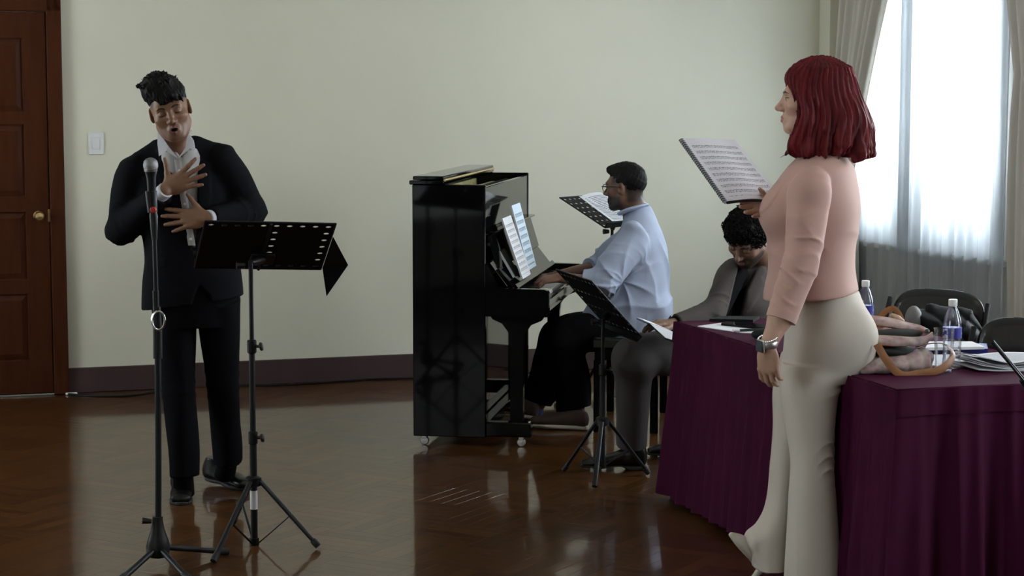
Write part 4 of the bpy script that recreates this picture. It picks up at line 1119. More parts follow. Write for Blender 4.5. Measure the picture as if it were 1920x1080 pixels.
# tote bag: flat base, gaping mouth, two leather straps
bp = table_pt(1690, 703); Yb = bp.y + .10
def tb_(u, v, d=0.0): return P(u, v, Yb + d)
bag = empty('tote_bag', Vector((bp.x, bp.y + .1, ZT)), 'faded floral tote bag with tan leather straps lying on the table behind the woman', 'bag')
S = Sdf()
ra = np.array([[1, 0, 0], [0, 1, 0], [0, 0, 1]], float)
def rotz(a): c_, s_ = math.cos(a), math.sin(a); return np.array([[c_, 0, s_], [0, 1, 0], [-s_, 0, c_]], float)
S.ell(tb_(1655, 682), (.16, .11, .036), rotz(R(-8)), k=.02).ell(tb_(1706, 676), (.080, .09, .036), rotz(R(-12)), k=.03).loft([(tb_(1625, 692), .085, .020), (tb_(1680, 683), .085, .034), (tb_(1738, 672), .085, .040)], (0, 1, 0), k=.01, p=3.0).cap(tb_(1590, 700), tb_(1735, 690), .018, .022, k=.02)
S.cut(Vector((0, 0, ZT + .001)), (0, 0, -1))
S.post = lambda X, Y, Z: .004 * wob(X, Y, Z, 40) + .003 * ridge(55 * X + 40 * Z + 1.5 * np.sin(20 * Z))
sdf_obj('base', S, .004, M_['floral'], bag)
S = Sdf().ell(tb_(1660, 655, .02), (.13, .09, .022), rotz(R(4)), k=.015); S.post = lambda X, Y, Z: .003 * wob(X, Y, Z, 45)
sdf_obj('interior', S, .004, M_['felt'], bag)
def edge(pts, t):
    q = spline([tb_(*p) for p in pts], 8); x = t * (len(q) - 1); a = min(int(x), len(q) - 2); return q[a].lerp(q[a + 1], x - a)
for (top, bot, nm) in (([(1585, 590, .07), (1640, 594, .06), (1670, 598, .06), (1700, 606, .05), (1725, 612, .03), (1739, 619, .01)], [(1585, 606, .03), (1640, 610, .03), (1670, 613, .03), (1700, 618, .02), (1725, 620, .01), (1741, 624, .0)], 'mouth_back'),
                       ([(1585, 628, -.03), (1640, 630, -.03), (1680, 632, -.04), (1710, 634, -.035), (1735, 632, -.02), (1748, 624, .0)], [(1585, 645, -.05), (1640, 646, -.06), (1680, 648, -.06), (1710, 646, -.055), (1735, 642, -.03), (1749, 633, -.01)], 'mouth_front')):
    lp_ = MB().sheet(lambda u, v: edge(top, u).lerp(edge(bot, u), v) + Vector((0, -.010 * math.sin(PI * v) + .004 * math.sin(9 * u), .0)), 40, 6, .004).build(nm, M_['floral'], bag, smooth=True, angle=70)
    MB().tube([edge(top, i / 40) for i in range(41)], .0042, 8).build('trim', M_['tan_edge'], lp_)
    MB().tube([edge(bot, i / 40) for i in range(41)], .0036, 8).build('trim', M_['tan'], lp_)
S = Sdf().ell(tb_(1672, 628, .01), (.105, .045, .020), rotz(R(-3)), k=.01); sdf_obj('opening', S, .004, M_['felt'], bag)
S = Sdf().ell(tb_(1658, 622, .05), (.028, .04, .022), k=.01).ell(tb_(1690, 628, .04), (.05, .03, .010), k=.01); sdf_obj('lining', S, .004, M_['bag_pink'], bag)
def strap(pts, w=.013, n=6): return MB().tube(spline(pts, n), w, 8, flat=.16, up=(0, -1, 0))
strap([tb_(1644, 645, -.10), tb_(1657, 668, -.11), tb_(1675, 692, -.12), tb_(1695, 704, -.12), tb_(1725, 700, -.11), tb_(1760, 694, -.10), tb_(1781, 678, -.08), tb_(1786, 660, -.05), tb_(1770, 645, -.02), tb_(1745, 644, .0), tb_(1718, 650, .02)]).build('strap', M_['tan'], bag)
strap([tb_(1648, 596, .10), tb_(1662, 583, .10), tb_(1676, 579, .10), tb_(1686, 590, .10), tb_(1691, 603, .09)], .010).build('strap', M_['tan'], bag)
MB().lathe([(.0, -.006), (.009, -.005), (.009, .005), (.0, .006)], 12, Matrix.Translation(tb_(1738, 621, -.02)) @ Matrix.Rotation(R(90), 4, 'X')).build('rivet', M_['chrome'], bag)
S = Sdf().chain([tb_(1673, 592, .09), tb_(1683, 598, .09), tb_(1692, 602, .09)], [.010, .012, .008], k=.006); sdf_obj('charm', S, .003, M_['tan_edge'], bag)

# chairs on the far side of the table
def nv_(x, y): return Vector((x, y, 0)).normalized()
def vinyl_chair(pos, face, label, group):
    T = frame_T(pos, Vector((face.y, -face.x, 0)), face); root = empty('folding_chair', pos, label, 'chair', group)     # y = the way the sitter faces
    def bk(u, v):
        a = (u - .5) * 2; c_ = .30 - .3 * v; w = .20 * (1 if v < .6 else (1 - (max(0, v - .6) / .4) ** 2.6 * .55) ** .8)
        sq = math.copysign(abs(a) ** 1.0, a)
        top = 1 - abs(a) ** 2.6 * .16 * v * v
        return (sq * w, -.21 - .05 * v + .05 * (1 - a * a) * -1 + .02, .54 + .30 * v * top)
    bc_ = T((0, -.225, .69)); fn_ = nv_(face.x, face.y); bn_ = (fn_ + Vector((0, 0, .16))).normalized(); S = Sdf()
    S.loft([(bc_ - bn_ * .017, .185, .130), (bc_ - bn_ * .010, .205, .150), (bc_ + bn_ * .010, .205, .150), (bc_ + bn_ * .017, .185, .130)], Vector((face.y, -face.x, 0)), p=3.4, axis=bn_)
    sdf_obj('backrest', S, .005, M_['vinyl'], root)
    MB(T).box((-.22, -.20, .42), (.22, .22, .455), .014).build('seat', M_['vinyl'], root)
    for sx in (-1, 1):
        MB(T).tube(spline([(sx * .235, .20, 0), (sx * .235, .05, .36), (sx * .235, -.12, .55), (sx * .225, -.235, .80)], 6), .011, 10).build('front_leg', M_['black_metal'], root)
        MB(T).tube([(sx * .215, -.26, 0), (sx * .215, .10, .43)], .011, 10).build('rear_leg', M_['black_metal'], root)
    return root
cf = -tn
cf1 = nv_(-.62, -.78); p1 = P(1757, 553, 8.30); vinyl_chair(Vector((p1.x, p1.y, 0)) + cf1 * .22, cf1, 'black vinyl chair with rounded back, behind the water bottle', 'black chairs behind the table')
p2_ = P(1925, 630, 7.20); vinyl_chair(Vector((p2_.x, p2_.y, 0)) + cf1 * .20, cf1, 'black vinyl chair cut by the right picture edge', 'black chairs behind the table')
# black bag slumped on the nearer-middle chair
q = P(1760, 610, 8.05)
S = Sdf().ell(q, (.12, .10, .075), k=.03).ell(P(1720, 605, 8.05), (.06, .06, .05), k=.03).ell(P(1800, 618, 8.05), (.075, .08, .09), k=.03).cap(P(1745, 585, 8.06), P(1785, 600, 8.06), .02, .03, k=.03)
S.cap(P(1760, 640, 8.05), Vector((q.x, q.y + .04, .52)), .10, .13, k=.03)
S.cut(Vector((0, 0, .458)), (0, 0, -1))
S.cap(P(1700, 612, 8.04), P(1745, 582, 8.05), .018, .026, k=.03); S.cap(P(1745, 582, 8.05), P(1822, 612, 8.06), .026, .03, k=.03)
S.post = lambda X, Y, Z: .013 * wob(X, Y, Z, 22) + .014 * ridge(17 * X + 15 * Z + 2 * np.sin(11 * Z + 6 * X)) - .012 * ridge(13 * X - 24 * Z + 1.4 * np.sin(17 * X))
bb = sdf_obj('backpack', S, .006, M_['bag_black']); set_props(bb, 'black slouched backpack on the chair behind the tote bag and bottle', 'bag')
S = Sdf().ell(P(1713, 598, 8.0), (.035, .03, .055), k=.01); sdf_obj('pocket', S, .005, M_['bag_grey'], bb)

# ================================================================ people
def nv(v): return Vector(v).normalized()
def mat3(ax, ay, az): return np.array([[ax[i], ay[i], az[i]] for i in range(3)], float)

class HeadFrame:
    """x = the person's right, y = where the face looks, z = up"""
    def __init__(s, c, fwd, up, sc=1.0):
        s.c = Vector(c); s.y = nv(fwd); u = Vector(up); s.z = (u - s.y * u.dot(s.y)).normalized(); s.x = s.y.cross(s.z); s.sc = sc
        s.A = mat3(s.x, s.y, s.z)
    def p(s, x, y, z): return s.c + (s.x * x + s.y * y + s.z * z) * s.sc
    def inv(s, V): return ((np.asarray(V) - np.array(s.c)) @ s.A) / s.sc
    def T(s): return lambda p: s.p(*p)

def add_head(S, H, mouth='closed', lid=.5, nose=1.0, jaw=1.0, fem=False, chin=1.0):
    k = H.sc; P_ = H.p; A = H.A
    e = lambda c, r, kk=.02, mode='+', rot=None, half=None: S.ell(P_(*c), [x * k for x in r], rot if rot is not None else A, kk * k, mode, half)
    c_ = lambda a, b, ra, rb=None, kk=.012, mode='+': S.cap(P_(*a), P_(*b), ra * k, (rb if rb is not None else ra) * k, kk * k, mode)
    e((0, -.016, .032), (.0735, .094, .084), .02)                     # cranium
    e((0, .030, -.012), (.064, .066, .080), .03)                      # face
    e((0, .028, -.070), (.052 * jaw, .055, .040), .03)                # jaw
    for sx in (-1, 1):
        c_((sx * .050 * jaw, .000, -.058), (sx * .022, .066, -.096), .016, .014, .03)
        e((sx * .043, .060, -.022), (.021, .020, .016), .025)         # cheekbone
    e((0, .072, -.098), (.020 * chin, .016, .015), .022)              # chin
    c_((-.036, .080, .024), (.036, .080, .024), .010, None, .020)      # brow
    for sx in (-1, 1):
        e((sx * .031, .098, .003), (.019, .016, .012), .014, '-')     # sockets
        e((sx * .031, .0745, .002), (.0150, .0140, .0140), .004)       # lids bulge
    c_((0, .086, .012), (0, .086 + .027 * nose, -.026), .0070, .0095, .012)   # nose
    e((0, .086 + .026 * nose, -.030), (.0115, .0115, .0100), .008)
    for sx in (-1, 1):
        e((sx * .0125, .100, -.034), (.0085, .0110, .0080), .006)
        e((sx * .0065, .106, -.0425), (.0040, .0055, .0040), .003, '-')
    if mouth == 'open':
        e((0, .090, -.066), (.024, .014, .020), .012)
        for q0, q1, r0, r1 in (((-.019, .086, -.064), (0, .099, -.056), .0045, .006), ((0, .099, -.056), (.019, .086, -.064), .006, .0045),
                               ((-.019, .086, -.066), (0, .097, -.078), .0045, .0065), ((0, .097, -.078), (.019, .086, -.066), .0065, .0045)):
            c_(q0, q1, r0, r1, .005)
        e((0, .100, -.066), (.0125, .022, .0065), .004, '-')
    else:
        e((0, .086, -.066), (.026, .012, .018), .014)
        for sx in (-1, 1):
            c_((sx * .021, .083, -.065), (sx * .004, .0965, -.060), .0035, .0050, .005)
            c_((sx * .021, .083, -.066), (sx * .0, .0950, -.072), .0035, .0062, .005)
        S.cap(P_(-.022, .094, -.0655), P_(0, .105, -.0660), .0014 * k, None, .003 * k, '-'); S.cap(P_(.022, .094, -.0655), P_(0, .105, -.0660), .0014 * k, None, .003 * k, '-')
    if fem: pass
    for sx in (-1, 1):                                                 # ears
        t = R(18) * sx
        ex = H.x * math.cos(t) + H.y * -math.sin(t); ey = H.y * math.cos(t) + H.x * math.sin(t)
        e((sx * .077, -.008, -.004), (.0085, .0185, .031), .006, '+', mat3(ex, ey, H.z))
        e((sx * .086, -.004, .000), (.0065, .0105, .018), .004, '-', mat3(ex, ey, H.z))

def head_tone(V, H, base, lips, stub=None, scalp=None, blush=None, mouth='closed'):
    """albedo over the head: lips, stubble, cropped hair on the scalp"""
    q = H.inv(V); T = np.tile(np.array(base, float), (len(V), 1))
    def mixin(w, col):
        w = np.clip(w, 0, 1)[:, None]; T[:] = T * (1 - w) + np.array(col) * w
    x, y, z = q[:, 0], q[:, 1], q[:, 2]
    inhead = (np.abs(x) < .12) & (np.abs(y) < .16) & (z > -.15)
    if blush is not None: mixin(np.exp(-(((np.abs(x) - .042) / .02) ** 2 + ((z + .03) / .02) ** 2)) * (y > .03) * .5 * inhead, blush)
    if scalp is not None:
        col, fn = scalp; mixin(fn(x, y, z) * inhead, col)
    if stub is not None:
        col, amt = stub
        w = np.clip((-.034 - z) / .014, 0, 1) * np.clip((y + .010) / .02, 0, 1) * np.clip((z + .125) / .015, 0, 1); mixin(w * amt * inhead, col)
    zc = -.066 if mouth == 'closed' else -.067; zr = .0125 if mouth == 'closed' else .018
    d = ((x / .022) ** 2 + ((z - zc) / zr) ** 2); w = np.clip((1.05 - d) / .25, 0, 1) * (y > .080) * inhead; mixin(w, lips)
    if mouth == 'open':
        d = ((x / .0125) ** 2 + ((z + .066) / .0068) ** 2); mixin(np.clip((1.0 - d) / .3, 0, 1) * (y > .06) * (y < .0965) * inhead, (.03, .006, .006))
    return T

def eyes(S, H, parent, brow_m, down=0.0, side=0.0, lid=0.45, skin=(.4, .25, .17), brow_r=.0028, lash=True, iris=(.03, .016, .01), brow_dz=0.0):
    k = H.sc
    for sx in (-1, 1):
        c = H.p(sx * .031, .0770, .002); r = .0125 * k
        g = (H.y * math.cos(down) - H.z * math.sin(down)); g = (g * math.cos(side) + H.x * math.sin(side)).normalized()
        q = g.to_track_quat('Z', 'Y').to_matrix()
        V = []; F = []; n, m = 20, 14; tone = []
        for i in range(m + 1):
            a = PI * i / m
            for j in range(n):
                b = 2 * PI * j / n; V.append(c + q @ Vector((math.sin(a) * math.cos(b), math.sin(a) * math.sin(b), math.cos(a))) * r)
                tone.append((.004, .003, .003) if a < .2 else (iris if a < .52 else (.55, .52, .50)))
        for i in range(m):
            for j in range(n): F.append((i * n + j, i * n + (j + 1) % n, (i + 1) * n + (j + 1) % n, (i + 1) * n + j))
        np_mesh('eye', np.array([tuple(v) for v in V]), np.array(F), M_['eye'], parent, tone=np.array(tone))
        # upper lid: a shell over the eye down to the lid line, with its lashes
        lb = MB(); z_l = (1 - 2 * lid) * .0128
        L_ = lambda u, v, rr: H.p(sx * .031 + math.cos(PI * u) * rr * 1.02 * math.cos(v), .0745 + math.sin(PI * u) * rr * math.cos(v), .002 + rr * math.sin(v))
        v0 = math.asin(max(-.95, min(.95, z_l / .0140)))
        lid_m = MB().sheet(lambda u, v: L_(u, v0 + (PI * .40 - v0) * v, .0159), 16, 8, .0016)
        o = lid_m.build('eyelid', M_['skin'], parent); set_tone(o, skin)
        if lash: MB().tube([L_(.06 + .88 * i / 8, v0, .0160) for i in range(9)], [.0007] + [.0014] * 7 + [.0009], 6).build('eyelashes', M_['brow'], parent)
        b = [S.skin_point(H, sx * (.013 + .036 * t), .0215 + brow_dz + .008 * math.sin(PI * min(1, t * .85)) - .004 * t, lift=-.0006) for t in [i / 8 for i in range(9)]]
        MB().tube(b, [brow_r * .7, brow_r, brow_r * 1.15, brow_r * 1.2, brow_r * 1.1, brow_r, brow_r * .85, brow_r * .65, brow_r * .3], 7).build('eyebrow', brow_m, parent)

def set_tone(o, col):
    me = o.data; at = me.attributes.new('tone', 'FLOAT_COLOR', 'POINT')
    at.data.foreach_set('color', np.tile(np.array([*col, 1.0], np.float32), len(me.vertices)))

def add_hand(S, wrist, fwd, dorsal, thumb_up, sc=1.0, spread=.12, curl=(.25, .25, .25, .25), thumb=(.9, .35), tcurl=.2, fl=1.0, splay=None):
    """palm, four unequal fingers and a thumb that leaves the side of the palm; curl bends the fingers to the palm side"""
    y = nv(fwd); d = Vector(dorsal); z = (d - y * d.dot(y)).normalized(); x = y.cross(z)
    if x.dot(Vector(thumb_up)) < 0: x = -x
    A = mat3(x, y, z); W_ = Vector(wrist); q = lambda a, b, c: W_ + (x * a + y * b + z * c) * sc
    S.ell(q(.0, .050, .0), [.043 * sc, .056 * sc, .0165 * sc], A, .012 * sc)
    S.cap(q(.006, .0, 0), q(.004, .03, 0), .021 * sc, .021 * sc, .015 * sc)
    mc = [(.031, .090), (.011, .096), (-.011, .092), (-.031, .081)]; ln = [(.038, .023, .019), (.042, .026, .020), (.039, .024, .019), (.030, .018, .017)]
    for i in range(4):
        a, b = mc[i]; S.cap(q(a * .5, .03, .001), q(a, b, .0), .0120 * sc, .0112 * sc, .010 * sc)
        an = (1.5 - i) * spread if splay is None else splay[i]
        p = q(a, b, .001); ca = 0.0; pr = [.0108, .0099, .0089, .0074]
        if i == 3: pr = [r * .86 for r in pr]
        for j in range(3):
            ca += curl[i] * (0.8, 1.1, .7)[j]
            dr = (x * math.sin(an) + y * math.cos(an)) * math.cos(ca) - z * math.sin(ca)
            n = p + dr * (ln[i][j] * sc * fl); S.cap(p, n, pr[j] * sc, pr[j + 1] * sc, .0035 * sc); p = n
    # thumb
    al, dz = thumb
    p0 = q(.018, .018, -.006); d0 = nv(x * math.sin(al) + y * math.cos(al) - z * dz)
    p1 = p0 + d0 * .042 * sc; S.cap(p0, p1, .0160 * sc, .0120 * sc, .014 * sc)
    a2 = al - tcurl * .6; d1 = nv(x * math.sin(a2) + y * math.cos(a2) - z * dz * .8); p2 = p1 + d1 * .033 * sc; S.cap(p1, p2, .0112 * sc, .0098 * sc, .006 * sc)
    a3 = a2 - tcurl; d2 = nv(x * math.sin(a3) + y * math.cos(a3) - z * dz * .6); p3 = p2 + d2 * .026 * sc; S.cap(p2, p3, .0098 * sc, .0074 * sc, .004 * sc)
    pts = [q(.0, .0, 0), q(0, .2, 0), p3, q(.06, .1, 0), q(-.06, .1, 0)]
    return pts

def box_of(pts, pad):
    a = np.array([tuple(p) for p in pts]); return a.min(0) - pad, a.max(0) + pad

def person(label, S, coarse_h, fine, tone_fn, base, group=None):
    lo, hi = S.bounds(0.0); V, Q = multi_mesh(S, (lo, hi, coarse_h), fine)
    o = np_mesh('person', V, Q, M_['skin'], None, base, tone=tone_fn(V)); set_props(o, label, 'person', group); return o

def limb_fold(amp, lam, centre, width, ph=0.0):
    """creases that run part of the way round a limb near a joint"""
    th0 = ph * 1.7 + .4
    def fn(th, t, X, Y, Z):
        w = np.exp(-((t - centre) / width) ** 2); side = .15 + .85 * np.clip(.5 + .5 * np.cos(th - th0), 0, 1) ** 1.4
        tt = t + .30 * lam * np.sin(2 * PI * t / (lam * 2.7) + ph) + .012 * np.sin(th * 2 + ph)
        a = .55 + .45 * np.sin(19 * t + 1.6 * th + ph)
        return -amp * 1.0 * w * side * a * ridge(PI * tt / (lam * 1.35) + .9 * np.sin(th - th0 + .6))
    return fn

# ---------------------------------------------------------------- the singing man
def singer():
    Y0 = 8.0
    base = G(372, 938); base.z = 0
    H = HeadFrame(P(319, 207, 7.94), (.15, -1, -.13), (-.245, -.06, .97), 1.0)
    ax = (P(415, 290, 8.06) - P(250, 316, 7.98)).normalized()
    skin = (.235, .118, .068)
    # --- body
    S = Sdf(); add_head(S, H, 'open', nose=.92, jaw=1.03)
    nb = P(333, 290, 8.02)
    S.chain([H.p(0, -.022, -.05), nb, P(336, 330, 8.06)], [.056, .060, .060], .03)
    sh1, sh2 = P(252, 322, 8.02), P(414, 300, 8.07)
    S.loft([(P(362, 560, 8.06), .14, .10), (P(358, 470, 8.06), .13, .095), (P(346, 380, 8.06), .15, .10), (P(338, 318, 8.06), .15, .085)], ax, .03)
    el1, wr1 = P(228, 432, 8.02), P(309, 358, 7.845); el2, wr2 = P(474, 398, 8.08), P(389, 409, 7.86)
    S.chain([sh1, el1, wr1], [.045, .036, .026], .02); S.chain([sh2, el2, wr2], [.045, .036, .026], .02)
    S.chain([P(330, 560, 8.05), P(338, 725, 8.02), P(343, 880, 8.0)], [.06, .05, .035], .02)
    S.chain([P(405, 555, 8.08), P(418, 715, 8.14), P(428, 866, 8.22)], [.06, .05, .035], .02)
    yh = 7.852
    h1 = add_hand(S, P(311, 355, yh + .004), P(384, 318, yh - .006) - P(311, 355, yh), (.05, -1, .10), P(304, 296, yh) - P(312, 345, yh), .97,
                  splay=(.34, .10, -.10, -.30), curl=(.10, .06, .06, .06), thumb=(1.18, -.02), tcurl=-.10)
    h2 = add_hand(S, P(388, 409, yh + .012), P(307, 412, yh - .004) - P(390, 409, yh), (-.05, -1, .10), P(352, 370, yh) - P(372, 400, yh), .97,
                  splay=(.16, .05, -.12, -.30), curl=(.08, .06, .06, .08), thumb=(.95, -.02), tcurl=.0)
    fine = [(*box_of([H.p(-.09, -.12, -.19), H.p(.09, .12, .13)], .02), .0021), (*box_of(h1[:5] + [wr1], .05), .0023), (*box_of(h2[:5] + [wr2], .05), .0023)]
    def tone(V):
        scalp = ((.020, .015, .013), lambda x, y, z: np.clip((z - .028 + .35 * np.clip(y - .02, 0, 1)) / .02, 0, 1) * np.clip((.060 - y) / .015, 0, 1) * .85)
        return head_tone(V, H, skin, (.19, .075, .058), stub=((.12, .07, .05), .25), scalp=scalp, mouth='open')
    S0 = S
    fine[0] = (np.minimum(fine[0][0], np.array(P(318, 312, 7.90))), fine[0][1], .0021)
    p = person('standing man in black suit singing with both hands spread on his chest', S, .009, fine, tone, base)
    eyes(S0, H, p, M_['brow'], down=.7, lid=.70, skin=skin, brow_r=.0030)
    # --- hair: cropped sides, thick top swept over the forehead
    S = Sdf(); E_ = lambda c, r, k=.015, m='+': S.ell(H.p(*c), r, H.A, k, m)
    E_((0, -.020, .060), (.078, .096, .076)); E_((.020, -.010, .108), (.064, .080, .052), .03); E_((.050, -.02, .092), (.042, .07, .050), .02)
    S.cap(H.p(.045, .062, .098), H.p(-.030, .082, .068), .026, .020, .02); S.cap(H.p(-.005, .084, .072), H.p(-.050, .066, .046), .018, .011, .015); S.cap(H.p(.03, .078, .075), H.p(.0, .088, .058), .018, .014, .015)
    S.ell(H.p(0, .075, -.030), (.12, .075, .078), H.A, .01, '-'); S.cut(H.p(0, -.02, .020), H.z * -1 + H.y * .16, .01)
    rnd = random.Random(4)
    for i in range(150):                                   # tousled tufts
        th, ph = rnd.uniform(-PI, PI), rnd.uniform(.42, 1.45); d = Vector((math.cos(ph) * math.cos(th), math.cos(ph) * math.sin(th), math.sin(ph)))
        q = Vector((.014, -.012, .080)) + Vector((d.x * .082, d.y * .092, d.z * .074))
        if q.y > .05 and q.z < .075: continue
        tip = q + d * rnd.uniform(.001, .008) + Vector((rnd.uniform(-.012, .022), rnd.uniform(-.006, .020), rnd.uniform(-.004, .008)))
        S.cap(H.p(*(q - d * .006)), H.p(*tip), .0068, .0012, .006)
    for i in range(16):                                    # fringe broken into points
        t = i / 15; x = .040 - .095 * t; S.cap(H.p(x + .006, .078 - 2.2 * x * x, .078), H.p(x - .008 + rnd.uniform(-.006, .004), .089 - 3.4 * x * x, .052 + rnd.uniform(-.012, .008) - .010 * t), .0085, .0022, .008)
    def post(X, Y, Z):
        q = H.inv(np.stack([X, Y, Z], 1)); a = q[:, 0] * 1.1 + q[:, 1] * .4
        return .0008 * np.sin(a * 640 + 14 * wob(q[:, 0], q[:, 1], q[:, 2], 45)) + .0030 * wob(q[:, 0], q[:, 1], q[:, 2], 95) + .0022 * wob(q[:, 0] * 1.6, q[:, 1], q[:, 2] * .7, 240, 1)
    S.post = post
    hr = sdf_obj('hair', S, .0024, M_['hair_black'], p)
    # --- shirt with its collar
    S = Sdf()
    S.loft([(P(362, 560, 8.06), .165, .120), (P(358, 470, 8.06), .150, .118), (P(347, 380, 8.06), .160, .124), (P(338, 318, 8.05), .120, .112), (P(334, 280, 8.02), .075, .084)], ax, .02, 2.2)
    S.post = lambda X, Y, Z: .003 * ridge(26 * X + 6 * Z + 1.2 * np.sin(9 * Z)) + .002 * wob(X, Y, Z, 25)
    S.cap(H.p(0, -.015, -.06), P(333, 268, 7.97), .059, .040, .01, '-')
    S.poly([P(u, v, 7.88) for (u, v) in ((310, 262), (357, 262), (334, 296))], 7.7, 7.96, .004)
    sh = sdf_obj('shirt', S, .005, M_['shirt_grey'], p)
    pl = MB().sheet(lambda u, v: P(333 + 27 * v + 12 * (u - .5), 300 + 160 * v, 7.918 - .014 * math.sin(PI * min(1, v * 1.2)) - .004 * math.sin(PI * u)), 4, 14, .004); pl.build('placket', M_['shirt_grey'], sh)
    for v in (.12, .5, .9):
        MB().lathe([(.0, -.002), (.0055, -.002), (.0055, .001), (.0, .0015)], 12, Matrix.Translation(P(333 + 27 * v, 300 + 165 * v, 7.908 - .014 * math.sin(PI * min(1, v * 1.2)))) @ Matrix.Rotation(R(90), 4, 'X')).build('button', M_['white_plastic'], sh)
    def flap(pts): return MB().slab([P(u, v, y) for (u, v, y) in pts], (.0, .006, .001)).build('collar', M_['collar'], sh)
    flap([(296, 247, 7.985), (301, 250, 7.965), (315, 274, 7.915), (333, 297, 7.878), (312, 283, 7.892), (298, 293, 7.905), (295, 268, 7.95)])
    flap([(354, 250, 7.965), (363, 264, 7.940), (367, 286, 7.905), (357, 278, 7.892), (334, 297, 7.878), (348, 276, 7.905), (351, 258, 7.94)])
    MB().tube([H.p(.050, -.02, -.104), H.p(.036, -.056, -.098), H.p(0, -.070, -.094), H.p(-.036, -.056, -.098), H.p(-.050, -.02, -.104)], .012, 8, flat=.4).build('collar_band', M_['collar'], sh)
    # --- jacket
    S = Sdf()
    axj = ax
    S.loft([(P(362, 585, 8.06), .208, .150), (P(361, 530, 8.06), .205, .148), (P(357, 470, 8.06), .190, .138), (P(349, 390, 8.06), .195, .142), (P(341, 330, 8.06), .200, .122), (P(336, 296, 8.06), .135, .090), (P(333, 272, 8.05), .075, .065)], axj, .03, 2.3)
    S.cap(P(256, 318, 8.04), P(300, 284, 8.05), .058, .050, .04); S.cap(P(412, 298, 8.09), P(365, 276, 8.07), .058, .050, .04)
    c1 = wr1.lerp(el1, .10); c2 = wr2.lerp(el2, .06)
    S.loft([(sh1 + Vector((.016, 0, .062)), .012, .02), (sh1 + Vector((.006, 0, .035)), .052, .060), (sh1 + Vector((.0, 0, .0)), .068, .078), (sh1.lerp(el1, .35), .074, .080), (sh1.lerp(el1, .75), .064, .070), (el1 + Vector((-.008, 0, -.035)), .056, .060)], (1, 0, .2), .02, 2.0, fn=limb_fold(.011, .055, .22, .10))
    S.loft([(el1 + Vector((-.012, .0, -.01)) - (wr1 - el1) * .06, .056, .056), (el1.lerp(wr1, .25), .060, .060), (el1.lerp(wr1, .6), .050, .050), (c1, .041, .041)], (0, 1, 0), .025, 2.0, fn=limb_fold(.008, .05, .05, .10, 2))
    S.loft([(sh2 + Vector((-.016, 0, .062)), .012, .02), (sh2 + Vector((-.006, 0, .035)), .052, .060), (sh2 + Vector((.0, 0, .0)), .068, .078), (sh2.lerp(el2, .35), .074, .080), (sh2.lerp(el2, .75), .064, .070), (el2 + Vector((.008, 0, -.025)), .056, .060)], (1, 0, .2), .02, 2.0, fn=limb_fold(.011, .055, .22, .10, 1))
    S.loft([(el2 - (wr2 - el2) * .08, .054, .054), (el2.lerp(wr2, .25), .058, .058), (el2.lerp(wr2, .6), .050, .050), (c2, .042, .042)], (0, 1, 0), .025, 2.0, fn=limb_fold(.008, .05, .05, .10, 2))
    yf = 8.0
    op = [P(u, v, 7.9) for (u, v) in ((297, 252), (300, 292), (318, 325), (337, 358), (348, 402), (353, 443), (357, 466), (364, 466), (368, 430), (368, 380), (367, 330), (366, 285), (364, 252))]
    S.poly(op, 7.6, 7.985, .003)
    S.cap(P(331, 262, 7.97), P(331, 235, 7.96), .075, .085, .008, '-')
    tri = [P(u, v, 7.9) for (u, v) in ((362, 470), (372, 520), (405, 600), (362, 600), (345, 560))]
    S.poly([P(u, v, 7.9) for (u, v) in ((372, 535), (392, 556), (400, 600), (352, 600), (362, 560))], 7.6, 8.0, .004)
    S.cut(P(365, 566, 8.06), P(460, 541, 8.06) - P(270, 574, 8.06) and Vector((.13, 0, -1)), .004)
    lap1 = np.array([(q.x, q.z) for q in (P(u, v, 7.9) for (u, v) in ((296, 250), (286, 285), (296, 300), (283, 312), (326, 400), (357, 466), (348, 402), (337, 358), (318, 325), (300, 292)))])
    lap2 = np.array([(q.x, q.z) for q in (P(u, v, 7.9) for (u, v) in ((366, 252), (378, 285), (370, 300), (388, 310), (392, 370), (366, 466), (368, 380), (367, 285)))])
    pk = np.array([(q.x, q.z) for q in (P(u, v, 7.9) for (u, v) in ((268, 492), (312, 486), (313, 500), (269, 508)))])
    sm = np.array(P(350, 470, 8.06))
    def post(X, Y, Z):
        o = 0.0030 * wob(X, Y, Z, 17) + .0035 * ridge(14 * (X - sm[0]) * np.sign(X - sm[0]) + 9 * (Z - sm[2]) + 1.2 * np.sin(8 * Z)) * np.exp(-((Z - sm[2]) / .12) ** 2)
        fr = Y < 8.0
        for pg_, a in ((lap1, .006), (lap2, .006), (pk, .005)):
            o = o - a * np.clip(.5 - poly_d(pg_, X, Z) / .007, 0, 1) * fr
        return o
    S.post = post
    jk = sdf_obj('jacket', S, .0048, M_['suit'], p)
    MB().lathe([(.0, -.003), (.009, -.003), (.010, .0), (.0, .002)], 14, Matrix.Translation(P(366, 474, 7.905)) @ Matrix.Rotation(R(90), 4, 'X')).build('button', M_['black_plastic'], jk)
    d2 = nv(wr2 - el2)
    MB().lathe([(.0, -.003), (.007, -.003), (.007, .0), (.0, .002)], 12, Matrix.Translation(P(397, 425, 7.83)) @ Matrix.Rotation(R(90), 4, 'X')).build('cuff_button', M_['grille'], jk)
    # shirt cuffs showing past the sleeves
    for (w, e, a, b) in ((wr1, el1, .16, -.02), (wr2, el2, .12, -.01)):
        MB().tube([w.lerp(e, a), w.lerp(e, b)], [.036, .036], 18, flat=.9).build('cuff', M_['collar'], sh)
    # --- trousers
    S = Sdf()
    S.loft([(P(365, 610, 8.06), .150, .125), (P(364, 565, 8.06), .178, .132), (P(363, 520, 8.06), .175, .128)], ax, .03, 2.2)
